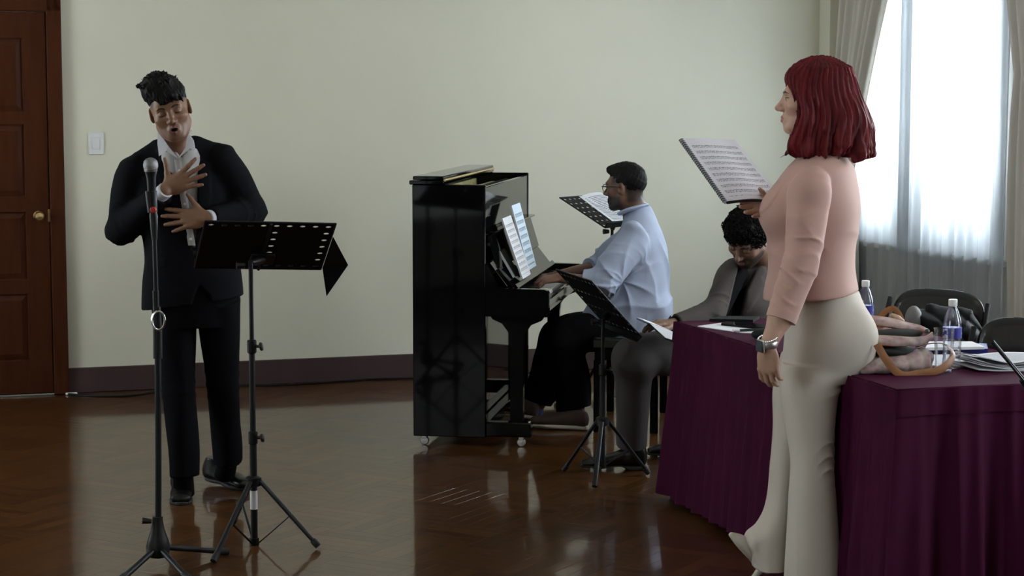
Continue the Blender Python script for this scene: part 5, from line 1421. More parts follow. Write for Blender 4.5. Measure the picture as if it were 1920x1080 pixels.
    def leg(ring, ph): S.loft([(P(u, v, y), w, d) for (u, v, y, w, d) in ring], (1, .1, 0), .012, 2.1, fn=lambda th, t, X, Y, Z: .0035 * np.sin(3 * th + 2 * np.sin(6 * t) + ph) * np.clip(t * 3, 0, 1) - .004 * np.exp(-((t - .36) / .08) ** 2) * ridge(t * 55 + np.sin(th + ph)))
    leg([(326, 560, 8.05, .090, .120), (331, 640, 8.04, .080, .098), (336, 720, 8.03, .068, .082), (341, 800, 8.02, .066, .078), (344, 850, 8.01, .063, .074), (345, 893, 8.0, .060, .072)], 0)
    leg([(410, 560, 8.08, .090, .120), (413, 640, 8.11, .080, .098), (417, 715, 8.14, .066, .082), (423, 790, 8.18, .064, .076), (426, 835, 8.20, .064, .074), (427, 866, 8.22, .061, .072)], 2)
    S.post = lambda X, Y, Z: .0025 * wob(X, Y, Z, 22)
    sdf_obj('trousers', S, .005, M_['suit_leg'], p)
    # --- shoes
    def shoe(heel, toe, w=.047, lift=0.0):
        heel = Vector((heel.x, heel.y, lift)); toe = Vector((toe.x, toe.y, 0)); d = nv(toe - heel); sd = Vector((d.y, -d.x, 0)).normalized(); L = (toe - heel).length; up_ = sd.cross(d)
        if up_.z < 0: up_ = -up_
        Q = lambda a, b, c: heel + d * (a * L) + sd * b + up_ * c
        S = Sdf(); A = mat3(sd, d, up_)
        S.loft([(Q(.02, 0, .045), .033, .040), (Q(.25, 0, .045), .036, .038), (Q(.5, 0, .038), .040, .033), (Q(.75, 0, .030), .044, .026), (Q(.95, 0, .024), .034, .019)], sd, .02, 2.3)
        S.ell(Q(.90, 0, .024), (.038, .035, .020), A, .02); S.ell(Q(.08, 0, .045), (.034, .035, .042), A, .02); S.cap(Q(.16, 0, .06), Q(.17, 0, .11), .040, .043, .03)
        S.cut(Q(0, 0, .010), -up_, .003); S.cut(Q(0, 0, .105), up_, .003)
        o = sdf_obj('shoe', S, .0036, M_['leather'], p)
        b = Sdf(); b.ell(Q(.72, 0, .008), (.047, .31 * L, .05), A, .004); b.ell(Q(.2, 0, .008), (.038, .24 * L, .05), A, .03); b.cut(Q(0, 0, .016), up_, .001); b.cut(Q(0, 0, .0), -up_, .001)
        sdf_obj('sole', b, .0036, M_['sole'], o)
    for (a, b) in ((P(343, 885, 8.0), P(345, 925, 8.04)), (P(428, 858, 8.22), P(421, 892, 8.26))): MB().tube([a, b], [.042, .044], 16).build('sock', M_['black_cloth'], p)
    g1 = G(341, 948); shoe(Vector((g1.x * (1 + .27 / g1.y), g1.y + .27, 0)), Vector((g1.x - .004, g1.y + .0, 0)), .052)
    g2 = G(452, 918); shoe(Vector((g2.x - .16, g2.y + .14, 0)), Vector((g2.x + .03, g2.y - .02, 0)), lift=.018)
    return p
singer()

def rotm(axis_x, axis_z):
    z = nv(axis_z); x = Vector(axis_x); x = (x - z * x.dot(z)).normalized(); return mat3(x, z.cross(x), z)

# ---------------------------------------------------------------- the pianist
def pianist():
    Y0 = 9.95; base = P(1190, 640, Y0); base.z = 0
    F_ = -PF; L_ = PL                                      # faces the piano; L_ is away from the camera
    H = HeadFrame(P(1173, 351, 9.93), F_ + L_ * .34 + Vector((0, 0, -.05)), Vector((-.06, 0, 1)), 1.0)
    skin = (.185, .092, .055)
    hip = P(1196, 612, Y0)
    S = Sdf(); add_head(S, H, 'closed', jaw=1.05, chin=1.1)
    nb = P(1194, 402, 9.95)
    S.chain([H.p(0, -.025, -.05), nb, nb + Vector((.01, 0, -.07))], [.058, .064, .08], .03)
    S.loft([(hip, .12, .15), (P(1197, 500, Y0), .105, .14), (P(1200, 430, Y0), .095, .16)], PF, .03)
    sn, sf = P(1189, 436, 9.77), P(1185, 432, 10.14)
    en, wn = P(1134, 532, 9.66), P(1052, 521, 9.70); ef, wf = P(1126, 500, 10.20), P(1044, 517, 10.04)
    S.chain([sn, en, wn], [.05, .036, .025], .02); S.chain([sf, ef, wf], [.05, .040, .025], .02)
    kn, kf = P(1048, 622, 9.82), P(1052, 622, 10.10); an, af = P(1084, 772, 9.80), P(1010, 758, 10.10)
    S.chain([hip + Vector((0, -.09, .0)), kn, an], [.075, .055, .036], .02); S.chain([hip + Vector((0, .09, 0)), kf, af], [.075, .055, .036], .02)
    dn_ = Vector((-.95, .1, -.12))
    h1 = add_hand(S, wn, dn_, (0.05, -.25, 1), (0, 1, 0), .95, curl=(.55, .55, .5, .5), thumb=(.75, .35), spread=.14)
    h2 = add_hand(S, wf, dn_, (0.05, -.1, 1), (0, -1, 0), .95, curl=(.55, .55, .5, .5), thumb=(.75, .35), spread=.14)
    fine = [(*box_of([H.p(-.09, -.12, -.19), H.p(.09, .12, .13)], .02), .0022), (*box_of(h1 + [wn, en.lerp(wn, .5)], .05), .0025), (*box_of(h2 + [wf, ef.lerp(wf, .5)], .05), .0025)]
    def tone(V):
        scalp = ((.018, .014, .013), lambda x, y, z: np.maximum(np.clip((z - .012) / .02, 0, 1) * np.clip((.055 - y) / .02, 0, 1), np.clip((-.02 - y) / .02, 0, 1) * np.clip((z + .085) / .02, 0, 1)) * .9)
        return head_tone(V, H, skin, (.15, .06, .05), stub=((.028, .020, .017), .9), scalp=scalp)
    S0 = S
    p = person('seated man in light blue shirt and glasses playing the upright piano', S, .009, fine, tone, base)
    eyes(S0, H, p, M_['brow'], down=.35, lid=.45, skin=skin)
    # short hair
    S = Sdf(); S.ell(H.p(0, -.018, .037), (.0760, .0968, .0885), H.A, .01)
    S.ell(H.p(0, .015, .088), (.060, .075, .036), H.A, .02); S.cap(H.p(.03, .070, .092), H.p(-.03, .070, .092), .016, None, .015)
    S.ell(H.p(0, .115, -.02), (.12, .090, .090), H.A, .012, '-')
    S.poly_ = None
    S._op(np.array(H.c) - .3, np.array(H.c) + .3, lambda X, Y, Z: (lambda x, y, z: np.maximum(np.maximum(z - .010 + 0 * x, -.035 - y), -1.0))(*[((X - H.c.x) * H.A[0, i] + (Y - H.c.y) * H.A[1, i] + (Z - H.c.z) * H.A[2, i]) for i in range(3)]), .008, '-')
    S.cut(H.p(0, -.05, -.050), -H.z + H.y * .35, .01)
    def post(X, Y, Z):
        q = H.inv(np.stack([X, Y, Z], 1)); return .0016 * wob(q[:, 0], q[:, 1], q[:, 2], 260) + .0014 * wob(q[:, 0], q[:, 1], q[:, 2], 110, 2)
    S.post = post; sdf_obj('hair', S, .0024, M_['hair_black'], p)
    # glasses
    g = MB(H.T())
    for sx in (-1, 1):
        c = Vector((sx * .034, .100, .002)); g.tube([c + Vector((math.cos(a) * .025, 0, math.sin(a) * .018 * (1.0 if math.sin(a) > 0 else 1.15))) for a in [2 * PI * i / 20 for i in range(20)]], .0019, 8, closed=True)
        g.tube([(sx * .060, .103, .010), (sx * .074, .085, .010), (sx * .081, .02, .008), (sx * .082, -.010, .004)], .0026, 8)
    g.tube([(-.010, .105, .004), (0, .108, .006), (.010, .105, .004)], .0022, 8)
    gl = g.build('glasses', M_['glass_black'], p)
    for sx in (-1, 1): MB(H.T()).slab([(sx * .034 + math.cos(2 * PI * i / 16) * .023, .0995, .002 + math.sin(2 * PI * i / 16) * .0175) for i in range(16)], (0, .001, 0)).build('lens', M_['lens'], gl)
    # shirt, loose, sleeves to the elbow
    S = Sdf(); AX = -F_
    S.loft([(P(1156, 618, Y0), .258, .215), (P(1172, 590, Y0), .222, .215), (P(1183, 545, Y0), .186, .205), (P(1192, 490, Y0), .160, .200), (P(1200, 445, Y0), .118, .205), (P(1199, 412, Y0), .090, .150), (P(1195, 385, Y0), .068, .082)], AX, .02, 2.2, axis=(0, 0, 1))
    rn = lambda s_, e_, w_, a: S.loft([(s_ + Vector((.012, 0, .055)), .02, .02), (s_ + Vector((.008, 0, .025)), .060, .055), (s_ - Vector((0, 0, .03)), .080, .074), (s_.lerp(e_, .6), .078, .072), (e_ + (e_ - s_) * .10, .062, .062)], (1, 0, .3), .025, 2.0, fn=limb_fold(.014, .06, .26, .16, a))
    rn(sn, en, wn, 0); rn(sf, ef, wf, 2)
    S.loft([(en - (wn - en) * .12, .062, .060), (en.lerp(wn, .2), .062, .058), (en.lerp(wn, .48), .052, .050)], (0, 1, 0), .03, 2.0, fn=limb_fold(.006, .04, .06, .08, 3))
    S.loft([(ef - (wf - ef) * .10, .060, .060), (ef.lerp(wf, .16), .062, .058), (ef.lerp(wf, .22), .060, .056)], (0, 1, 0), .02, 2.0)
    S.ell(P(1230, 578, Y0 - .02), (.065, .17, .06), None, .05)                # blouson over the belt at the back
    S.cut(P(1150, 622, Y0 - .1), Vector((-.28, -.0, -1)), .01)
    S.cap(H.p(0, -.02, -.06), P(1190, 392, 9.945), .057, .054, .01, '-')
    c0 = np.array(P(1200, 500, Y0)); a0 = np.array(P(1168, 530, 9.70))
    def post(X, Y, Z):
        x, y, z = X - c0[0], Y - c0[1], Z - c0[2]
        back = np.clip((x - .02) / .06, 0, 1) * np.clip((z + .30) / .05, 0, 1)
        o = .010 * wob(X, Y, Z, 13, .5) + .004 * wob(X, Y, Z, 34)
        o = o - .013 * ridge(13 * y + 7 * x + 2.2 * z + 1.0 * np.sin(9 * z + 5 * y)) * np.clip((.16 - z) / .10, 0, 1) * np.clip(x / .05 + .6, 0, 1)      # hanging folds of the back
        r = np.sqrt((X - a0[0]) ** 2 + (Z - a0[2]) ** 2); an_ = np.arctan2(Z - a0[2], X - a0[0])
        o = o - .013 * ridge(3.4 * an_ + 5 * r + .5) * np.exp(-((r - .10) / .09) ** 2) * (Y < Y0)                                          # pulled from the armpit
        o = o - .012 * ridge(22 * (z + .18) - 9 * x + 1.1 * np.sin(11 * x)) * np.exp(-((z + .20) / .07) ** 2)                               # bunched at the waist
        return o
    S.post = post
    sh = sdf_obj('shirt', S, .005, M_['blue_shirt'], p)
    c = [H.p(.060, .010, -.128), H.p(.066, -.030, -.112), H.p(.045, -.075, -.100), H.p(0, -.090, -.096), H.p(-.045, -.075, -.100), H.p(-.066, -.030, -.112), H.p(-.060, .010, -.128)]
    MB().tube(spline(c, 4), .026, 10, flat=.42, up=(0, 0, 1)).build('collar', M_['blue_shirt'], sh)
    cp = ef.lerp(wf, .19); MB().tube([cp - (wf - ef) * .06, cp + (wf - ef) * .07], [.064, .062], 18, flat=.92).build('rolled_cuff', M_['blue_shirt'], sh)
    # trousers
    S = Sdf()
    def leg(hp, k, a, ph):
        S.loft([(hp, .105, .105), (hp.lerp(k, .5), .098, .098), (k - (k - hp) * .05, .082, .085), (k + (k - hp) * .12, .05, .05)], (0, 1, 0), .03, 2.1, fn=limb_fold(.008, .06, .44, .10, ph))
        S.loft([(k + Vector((.0, 0, .055)), .045, .045), (k + Vector((0, 0, .02)), .082, .080), (k.lerp(a, .35), .098, .090), (k.lerp(a, .75), .092, .084), (a + Vector((-.022, 0, .015)), .090, .080)], (1, 0, 0), .03, 2.1, fn=limb_fold(.008, .07, .05, .10, ph + 1))
    leg(hip + Vector((0, -.10, -.02)), kn, an, 0); leg(hip + Vector((0, .10, -.02)), kf, af, 2)
    S.loft([(hip + Vector((.03, 0, -.11)), .15, .19), (hip + Vector((.02, 0, .0)), .16, .19), (hip + Vector((0, 0, .10)), .14, .17)], PF, .04, 2.2)
    S.cut((0, 0, .4765), (0, 0, -1)) if False else None
    S.post = lambda X, Y, Z: .004 * wob(X, Y, Z, 20)
    sdf_obj('trousers', S, .0055, M_['black_cloth'], p)
    # canvas shoes with pale rubber soles
    def shoe(heel, toe, nm='shoe'):
        heel, toe = Vector(heel), Vector(toe); d = nv(toe - heel); sd = nv(Vector((d.y, -d.x, 0))); up_ = sd.cross(d); up_ = -up_ if up_.z < 0 else up_; L = (toe - heel).length
        Q = lambda a, b, c: heel + d * (a * L) + sd * b + up_ * c; A = mat3(sd, d, up_)
        S = Sdf(); S.loft([(Q(.03, 0, .050), .034, .044), (Q(.25, 0, .055), .038, .048), (Q(.5, 0, .045), .044, .036), (Q(.75, 0, .036), .048, .026), (Q(.97, 0, .030), .034, .018)], sd, .02, 2.2)
        S.ell(Q(.92, 0, .030), (.042, .034, .020), A, .02); S.ell(Q(.07, 0, .050), (.034, .03, .045), A, .02); S.cut(Q(0, 0, .02), -up_, .003); S.cut(Q(0, 0, .088), nv(up_ - d * .3), .003)
        o = sdf_obj(nm, S, .004, M_['canvas'], p)
        b = Sdf(); b.loft([(Q(-.02, 0, .012), .034, .013), (Q(.3, 0, .012), .039, .013), (Q(.7, 0, .012), .050, .013), (Q(.99, 0, .014), .034, .012)], sd, .01, 3.0); b.ell(Q(.95, 0, .013), (.044, .03, .013), A, .01)
        sdf_obj('sole', b, .0035, M_['rubber_white'], o); return o
    gn = G(1100, 806); gt = G(1004, 797)
    shoe(Vector((gn.x, gn.y, .0)), Vector((gn.x - .275, gn.y + .05, .008)))
    gf = P(1005, 785, 10.05); shoe(Vector((gf.x, gf.y, .0)), Vector((gf.x - .27, gf.y + .0, .035)))
    MB().tube([an + Vector((0, 0, -.07)), an + Vector((-.005, 0, .05))], [.034, .038], 14).build('sock', M_['sock'], p); MB().tube([af + Vector((-.02, 0, -.08)), af + Vector((0, 0, .05))], [.034, .038], 14).build('sock', M_['sock'], p)
    return p
pianist()

# ---------------------------------------------------------------- the seated man with curly hair
def reader():
    Y0 = 8.85; base = P(1400, 660, Y0); base.z = 0
    H = HeadFrame(P(1403, 446, 8.72), (-.52, -.62, -.60), (-.10, -.42, .80), 1.02)
    skin = (.200, .108, .070)
    S = Sdf(); add_head(S, H, 'closed', jaw=1.05, nose=1.05)
    sr, sl = P(1378, 508, 8.80), P(1490, 500, 9.02)
    nb = sr.lerp(sl, .5) + Vector((-.02, -.03, .045))
    S.chain([H.p(0, -.03, -.05), nb, nb + Vector((.02, .02, -.06))], [.056, .062, .08], .03)
    hip = P(1420, 672, 8.93)
    AX = nv(sl - sr)
    S.loft([(hip, .14, .11), (P(1424, 590, 8.88), .14, .10), (sr.lerp(sl, .5) + Vector((0, 0, -.06)), .15, .095)], AX, .03)
    er, wr = P(1342, 588, 8.62), P(1266, 607, 8.50); ell_, wl = P(1490, 600, 8.85), P(1400, 628, 8.62)
    S.chain([sr, er, wr], [.045, .036, .026], .02); S.chain([sl, ell_, wl], [.045, .036, .026], .02)
    h1 = add_hand(S, wr, P(1222, 606, 8.44) - wr, (-.1, -.15, 1), (.1, -1, .1), .95, curl=(.25, .3, .35, .4), thumb=(.55, .1), spread=.05)
    h2 = add_hand(S, wl, P(1330, 640, 8.5) - wl, (-.2, -.3, 1), (0, 1, .2), .95, curl=(.4, .4, .4, .4), thumb=(.6, .3))
    kr, ar = P(1190, 658, 8.56), P(1184, 838, 8.70); kl, al = P(1290, 668, 9.02), P(1300, 815, 9.05)
    S.chain([hip + Vector((-.05, -.08, 0)), kr, ar], [.075, .055, .036], .02); S.chain([hip + Vector((-.05, .08, 0)), kl, al], [.075, .055, .036], .02)
    fine = [(*box_of([H.p(-.10, -.13, -.14), H.p(.10, .13, .13)], .03), .0022), (*box_of(h1 + [wr], .05), .0024)]
    def tone(V):
        scalp = ((.012, .009, .008), lambda x, y, z: np.clip((z - .035) / .02, 0, 1) * np.clip((.075 - y) / .02, 0, 1))
        T = head_tone(V, H, skin, (.20, .085, .07), stub=((.020, .014, .012), .88), scalp=scalp)
        q = H.inv(V); m = np.clip(1.2 - ((q[:, 0] / .026) ** 2 + ((q[:, 2] + .053) / .0075) ** 2), 0, 1) * (q[:, 1] > .07) * .85; m = m[:, None]; T = T * (1 - m) + np.array((.02, .014, .012)) * m
        return T
    S0 = S
    p = person('seated man with curly black hair in grey suit looking down at a booklet', S, .009, fine, tone, base)
    eyes(S0, H, p, M_['brow'], down=.6, lid=.72, skin=skin, brow_r=.0034)
    # curls: spirals rooted over the scalp, on a rough cap
    S = Sdf(); S.ell(H.p(0, -.02, .045), (.092, .108, .098), H.A, .01); S.ell(H.p(0, .045, .095), (.075, .06, .045), H.A, .03)
    S.ell(H.p(0, .135, -.030), (.13, .085, .085), H.A, .015, '-'); S.cut(H.p(0, -.05, -.055), -H.z + H.y * .2, .01)
    def post(X, Y, Z):
        q = H.inv(np.stack([X, Y, Z], 1)); return .007 * wob(q[:, 0], q[:, 1], q[:, 2], 120) + .004 * wob(q[:, 0], q[:, 1], q[:, 2], 230, 1)
    S.post = post; hr = sdf_obj('hair', S, .003, M_['hair_curly'], p)
    rnd = random.Random(5); cu = MB(H.T())
    n = 0
    while n < 680:
        th = rnd.uniform(-PI, PI); ph = math.asin(rnd.uniform(-.42, 1.0)); d = Vector((math.cos(ph) * math.cos(th), math.cos(ph) * math.sin(th), math.sin(ph)))
        tt_ = np.linspace(.15, .05, 60); c_ = Vector((0, -.02, .045)); fv = S.at(np.array([tuple(H.p(*(c_ + d * t))) for t in tt_])); ix = int(np.argmax(fv < 0))
        if ix == 0: continue
        q = c_ + d * (tt_[ix] - .004)
        if q.y > .058 and q.z < .030: continue
        if q.y > .0 and q.z < -.005: continue
        n += 1; a = d.cross(Vector((rnd.uniform(-1, 1), rnd.uniform(-1, 1), rnd.uniform(-1, 1)))).normalized(); b = d.cross(a)
        rr = rnd.uniform(.0055, .0095); tn_ = rnd.uniform(1.0, 1.9); ln = rnd.uniform(.010, .022); s0 = rnd.uniform(0, 6)
        droop = Vector((0, .3 if q.y > .02 else 0, -.6)) * rnd.uniform(0, .014)
        cu.tube([q + d * (ln * t) + (a * math.cos(s0 + 2 * PI * tn_ * t) + b * math.sin(s0 + 2 * PI * tn_ * t)) * rr * (.5 + .5 * t) + droop * t * t for t in [i / 12 for i in range(13)]], [.0032] * 10 + [.0028, .002, .001], 5)
    cu.build('curls', M_['hair_curly'], hr)['kind'] = 'stuff'
    # black shirt, grey jacket
    S = Sdf(); S.loft([(P(1424, 680, 8.92), .16, .13), (P(1424, 600, 8.87), .155, .118), (sr.lerp(sl, .5) + Vector((0, 0, -.08)), .165, .110), (sr.lerp(sl, .5) + Vector((0, -.01, .03)), .085, .070), (nb + Vector((0, 0, .03)), .060, .058)], AX, .02, 2.2)
    S.post = lambda X, Y, Z: .004 * wob(X, Y, Z, 24)
    S.cap(sr, sr.lerp(er, .9), .060, .050, .02)
    sdf_obj('shirt', S, .006, M_['black_cloth'], p)
    S = Sdf()
    S.loft([(P(1424, 690, 8.93), .205, .165), (P(1424, 620, 8.89), .195, .150), (P(1424, 560, 8.86), .195, .142), (sr.lerp(sl, .5) + Vector((0, 0, -.045)), .195, .120), (sr.lerp(sl, .5) + Vector((0, 0, .015)), .130, .085), (nb + Vector((.01, .02, .012)), .072, .062)], AX, .03, 2.3)
    for (s_, e_, w_, ph) in ((sr, er, wr, 0), (sl, ell_, wl, 2)):
        up_ = nv(s_ - e_)
        S.loft([(s_ + up_ * .050, .015, .02), (s_ + up_ * .025, .048, .050), (s_ - up_ * .01, .062, .066), (s_.lerp(e_, .6), .062, .064), (e_ - up_ * .04, .052, .052)], (1, 0, .2), .03, 2.0, fn=limb_fold(.010, .05, .24, .12, ph))
        S.loft([(e_ - (w_ - e_) * .16, .045, .045), (e_ - (w_ - e_) * .02, .058, .058), (e_.lerp(w_, .4), .055, .053), (w_.lerp(e_, .04), .042, .040)], (0, 1, 0), .03, 2.0, fn=limb_fold(.008, .045, .07, .10, ph))
    fwd = nv(Vector((AX.y, -AX.x, 0)))
    op = [P(u, v, 8.75) for (u, v) in ((1383, 478), (1386, 492), (1347, 596), (1346, 700), (1386, 700), (1385, 600), (1400, 545), (1432, 490), (1425, 470))]
    S.poly(op, 8.2, 8.80, .004)
    S.cut((0, 0, .47), (0, 0, -1))
    lp = np.array([(q.x, q.z) for q in [P(u, v, 8.75) for (u, v) in ((1383, 478), (1374, 500), (1380, 512), (1372, 522), (1347, 596), (1386, 492))]])
    lq = np.array([(q.x, q.z) for q in [P(u, v, 8.75) for (u, v) in ((1432, 488), (1440, 512), (1430, 520), (1436, 532), (1386, 600), (1400, 545))]])
    def post(X, Y, Z):
        o = .005 * wob(X, Y, Z, 19)
        for l in (lp, lq): o = o - .006 * np.clip(.5 - poly_d(l, X, Z) / .012, 0, 1) * (Y < 8.82)
        return o
    S.post = post; sdf_obj('jacket', S, .005, M_['grey_suit'], p)
    MB().tube([wr.lerp(er, .05), wr.lerp(er, -.02)], [.034, .033], 16).build('cuff', M_['black_cloth'], p)
    S = Sdf()
    for (hp, k, a, ph) in ((hip + Vector((-.05, -.09, -.02)), kr, ar, 0), (hip + Vector((-.05, .09, -.02)), kl, al, 2)):
        S.loft([(hp, .10, .10), (hp.lerp(k, .55), .090, .090), (k - (k - hp) * .04, .078, .082), (k + (k - hp) * .10, .045, .045)], (0, 1, 0), .03, 2.1, fn=limb_fold(.009, .05, .50, .12, ph))
        S.loft([(k + Vector((0, 0, .055)), .04, .04), (k + Vector((0, 0, .02)), .076, .078), (k.lerp(a, .35), .080, .080), (k.lerp(a, .75), .071, .074), (a + Vector((0, 0, .01)), .068, .072)], (1, 0, 0), .03, 2.1, fn=limb_fold(.008, .06, .05, .09, ph + 1))
    S.loft([(hip + Vector((.02, 0, -.115)), .16, .15), (hip, .165, .155), (hip + Vector((0, 0, .1)), .15, .13)], AX, .04, 2.2)
    S.post = lambda X, Y, Z: .0035 * wob(X, Y, Z, 24); sdf_obj('trousers', S, .0055, M_['grey_leg'], p)
    def shoe(heel, toe):
        heel, toe = Vector(heel), Vector(toe); d = nv(toe - heel); sd = nv(Vector((d.y, -d.x, 0))); up_ = sd.cross(d); up_ = -up_ if up_.z < 0 else up_; L = (toe - heel).length
        Q = lambda a, b, c: heel + d * (a * L) + sd * b + up_ * c; A = mat3(sd, d, up_)
        S = Sdf(); S.loft([(Q(.02, 0, .055), .034, .046), (Q(.25, 0, .055), .037, .046), (Q(.5, 0, .042), .041, .032), (Q(.75, 0, .034), .043, .024), (Q(.97, 0, .026), .024, .014)], sd, .02, 2.2)
        S.ell(Q(.07, 0, .055), (.034, .03, .045), A, .02); S.cap(Q(.16, 0, .07), Q(.15, 0, .14), .042, .046, .03); S.cut(Q(0, 0, .016), -up_, .003)
        o = sdf_obj('shoe', S, .004, M_['leather'], p)
        b = Sdf(); b.loft([(Q(-.02, 0, .012), .033, .012), (Q(.28, 0, .012), .036, .012), (Q(.32, 0, .016), .036, .007), (Q(.7, 0, .014), .046, .007), (Q(1.0, 0, .018), .020, .007)], sd, .01, 3.0)
        sdf_obj('sole', b, .0035, M_['sole'], o)
    g = G(1208, 882); shoe(Vector((g.x, g.y + .02, 0)), Vector((g.x - .285, g.y + .0, .006)))
    shoe(Vector((al.x + .06, al.y, 0)), Vector((al.x - .22, al.y - .05, 0)))
    # the booklet he holds is a thing of its own
    c0 = P(1196, 596, 8.40); c1 = P(1268, 622, 8.46)
    bx = nv(P(1270, 628, 8.50) - c0); by = nrm(bx, Vector((.1, -.98, .03))); T = frame_T(c0 + Vector((0, .02, 0)), bx, by)
    bk = empty('booklet', c1, 'open black-backed booklet with white pages held by the curly-haired man', 'booklet')
    L = .19
    MB(T).sheet(lambda u, v: (u * L, v * .10 - .0, .006 * math.sin(PI * u)), 8, 3, .0015).build('left_page', M_['paper'], bk)
    MB(T).sheet(lambda u, v: (.004 + u * L, .10 + v * .13, .002 - .03 * v - .004 + .006 * math.sin(PI * u)), 8, 3, .0015).build('right_page', M_['paper_grey'], bk)
    MB(T).sheet(lambda u, v: (-.003 + u * (L + .006), -.003 + v * .235, -.006 - (.03 * max(0, v - .43) / .57)), 2, 8, .003).build('cover', M_['black_plastic'], bk)
    # his chair, mostly behind the table
    cb = Vector((hip.x + .02, hip.y + .0, 0)); f_ = nv(Vector((-.8, -.25, 0)))
    vinyl_chair(cb, f_, 'black chair under the seated curly-haired man, mostly hidden by the table', 'black chairs behind the table')
    return p
reader()

# ---------------------------------------------------------------- the woman with red hair
def woman():
    Y0 = 6.62; base = G(1520, 1112); base.z = 0
    H = HeadFrame(P(1521, 188, 6.62), (-1, .07, .02), (.03, 0, 1), .97)
    skin = (.50, .30, .215)
    fwd = nv(Vector((-.90, .40, 0))); lat = Vector((-fwd.y, fwd.x, 0)) * -1       # towards her right (away from the camera)
    lat = Vector((.40, .90, 0))
    S = Sdf(); add_head(S, H, 'closed', jaw=.93, fem=True, nose=.96)
    nb = P(1535, 285, 6.64)
    S.chain([H.p(0, -.03, -.05), nb, nb + Vector((.01, 0, -.05))], [.048, .050, .065], .03)
    S.loft([(P(1545, 640, 6.62), .13, .14), (P(1545, 540, 6.62), .105, .115), (P(1530, 420, 6.62), .11, .13), (P(1533, 330, 6.62), .085, .14)], -fwd, .03, axis=(0, 0, 1))
    sn, sf = P(1520, 350, 6.43), P(1548, 345, 6.82)
    en, wn = P(1502, 490, 6.37), P(1440, 648, 6.30)
    ef, wf = P(1500, 478, 6.92), P(1450, 374, 6.73)
    sTL, sTR, sBL = P(1277, 261, 6.64), P(1376, 264, 6.79), P(1361, 379, 6.56); sw_, sh_ = sTR - sTL, sBL - sTL; sn_ = sw_.cross(sh_).normalized(); sn_ = -sn_ if sn_.z < 0 else sn_
    wf = sTL + sw_ * 1.10 + sh_ * 1.0 - sw_.normalized() * .045 - sn_ * .020
    S.chain([sn, en], [.05, .040], .02); S.chain([en, en.lerp(wn, .35), P(1462, 598, 6.33), wn], [.040, .042, .036, .0265], .02)
    S.chain([sf, ef], [.05, .040], .02); S.chain([ef, ef.lerp(wf, .35), wf], [.040, .042, .026], .02)
    hd = P(1441, 745, 6.33) - wn
    h1 = add_hand(S, wn, hd, (-.55, -.80, .1), (-1, .25, .1), .92, curl=(.45, .42, .40, .42), thumb=(.42, .35), spread=.03, tcurl=.25)
    h2 = add_hand(S, wf, -sw_.normalized() + sh_.normalized() * .15, -sn_, -sh_.normalized(), .86, curl=(.12, .10, .10, .12), thumb=(.42, .95), spread=.06, tcurl=.06)
    hn, hf = P(1540, 660, 6.55), P(1530, 660, 6.72)
    an, af = P(1528, 1070, 6.47), P(1420, 1040, 6.70)
    S.chain([hn, P(1522, 860, 6.5), an], [.06, .042, .034], .02); S.chain([hf, P(1477, 850, 6.69), P(1452, 960, 6.70), af], [.06, .034, .030, .028], .02)
    # feet inside the shoes
    gt = P(1364, 1004, 6.66); gh = P(1432, 1070, 6.72)
    fu = Vector((.75, -.2, .65)).normalized(); S.chain([af, gh + fu * .050, gt.lerp(gh, .5) + fu * .028], [.030, .026, .018], .02)
    gn = G(1450, 1122); S.chain([an, Vector((an.x - .03, an.y, .07)), Vector((an.x - .07, an.y, .03))], [.034, .036, .026], .02)
    fine = [(*box_of([H.p(-.09, -.12, -.17), H.p(.09, .12, .13)], .02), .0019), (*box_of(h1 + [wn, P(1470, 595, 6.33)], .05), .0022), (*box_of(h2 + [wf], .04), .0022)]
    def tone(V): return head_tone(V, H, skin, (.36, .13, .12), blush=(.46, .22, .17))
    S0 = S
    p = person('red-haired woman in pink blazer and cream flared trousers holding up a score', S, .009, fine, tone, base)
    eyes(S0, H, p, M_['brow_red'], down=.05, lid=.34, skin=(.42, .26, .2), iris=(.05, .03, .02))
    # --- hair: bob with a side parting, ends flicked
    S = Sdf(); hp = H.p
    S.ell(hp(0, -.028, .050), (.094, .116, .100), H.A, .02)
    S.loft([(P(1562, 290, 6.63), .112, .110), (P(1561, 262, 6.63), .132, .118), (P(1559, 228, 6.63), .130, .122), (P(1552, 180, 6.63), .112, .112), (P(1545, 130, 6.63), .085, .09)], (1, 0, 0), .03, 2.3, axis=(0, 0, 1))
    for sy in (-1, 1):
        S.chain([hp(sy * .055, .056, .080), hp(sy * .080, .014, .0), hp(sy * .086, .014, -.07), hp(sy * .084, .034, -.125)], [.028, .024, .024, .016], .03)
    S.chain([hp(-.086, .020, -.09), hp(-.085, .050, -.15), hp(-.070, .092, -.192)], [.030, .022, .006], .02)
    S.chain([hp(-.092, -.03, -.10), hp(-.090, .01, -.165), hp(-.080, .045, -.190)], [.030, .022, .008], .02)
    rl = random.Random(21)
    for i in range(44):                                     # heavy wavy locks ending in flicks
        a = -2.75 + 5.5 * (i + rl.uniform(-.3, .3)) / 44 - 1.45; d = Vector((math.cos(a), math.sin(a), 0))
        if d.x < -.62: continue
        c = P(1560, 262, 6.63); rr = lambda k, z: c + Vector((d.x * .124 * k, d.y * .114 * k, z)); q = rl.uniform(-.012, .014)
        tw = Vector((-d.y, d.x, 0)) * rl.uniform(-.018, .018)
        S.chain([rr(.86, .085), rr(.98, .030) + tw * .5, rr(1.02 + rl.uniform(-.03, .05), -.015) + tw, rr(1.00 + rl.uniform(-.08, .10), -.048 + q) + tw * 1.6, rr(.90 + rl.uniform(-.14, .22), -.064 + q) + tw * 2.2], [.012, .013, .0125, .009, .003], .006)
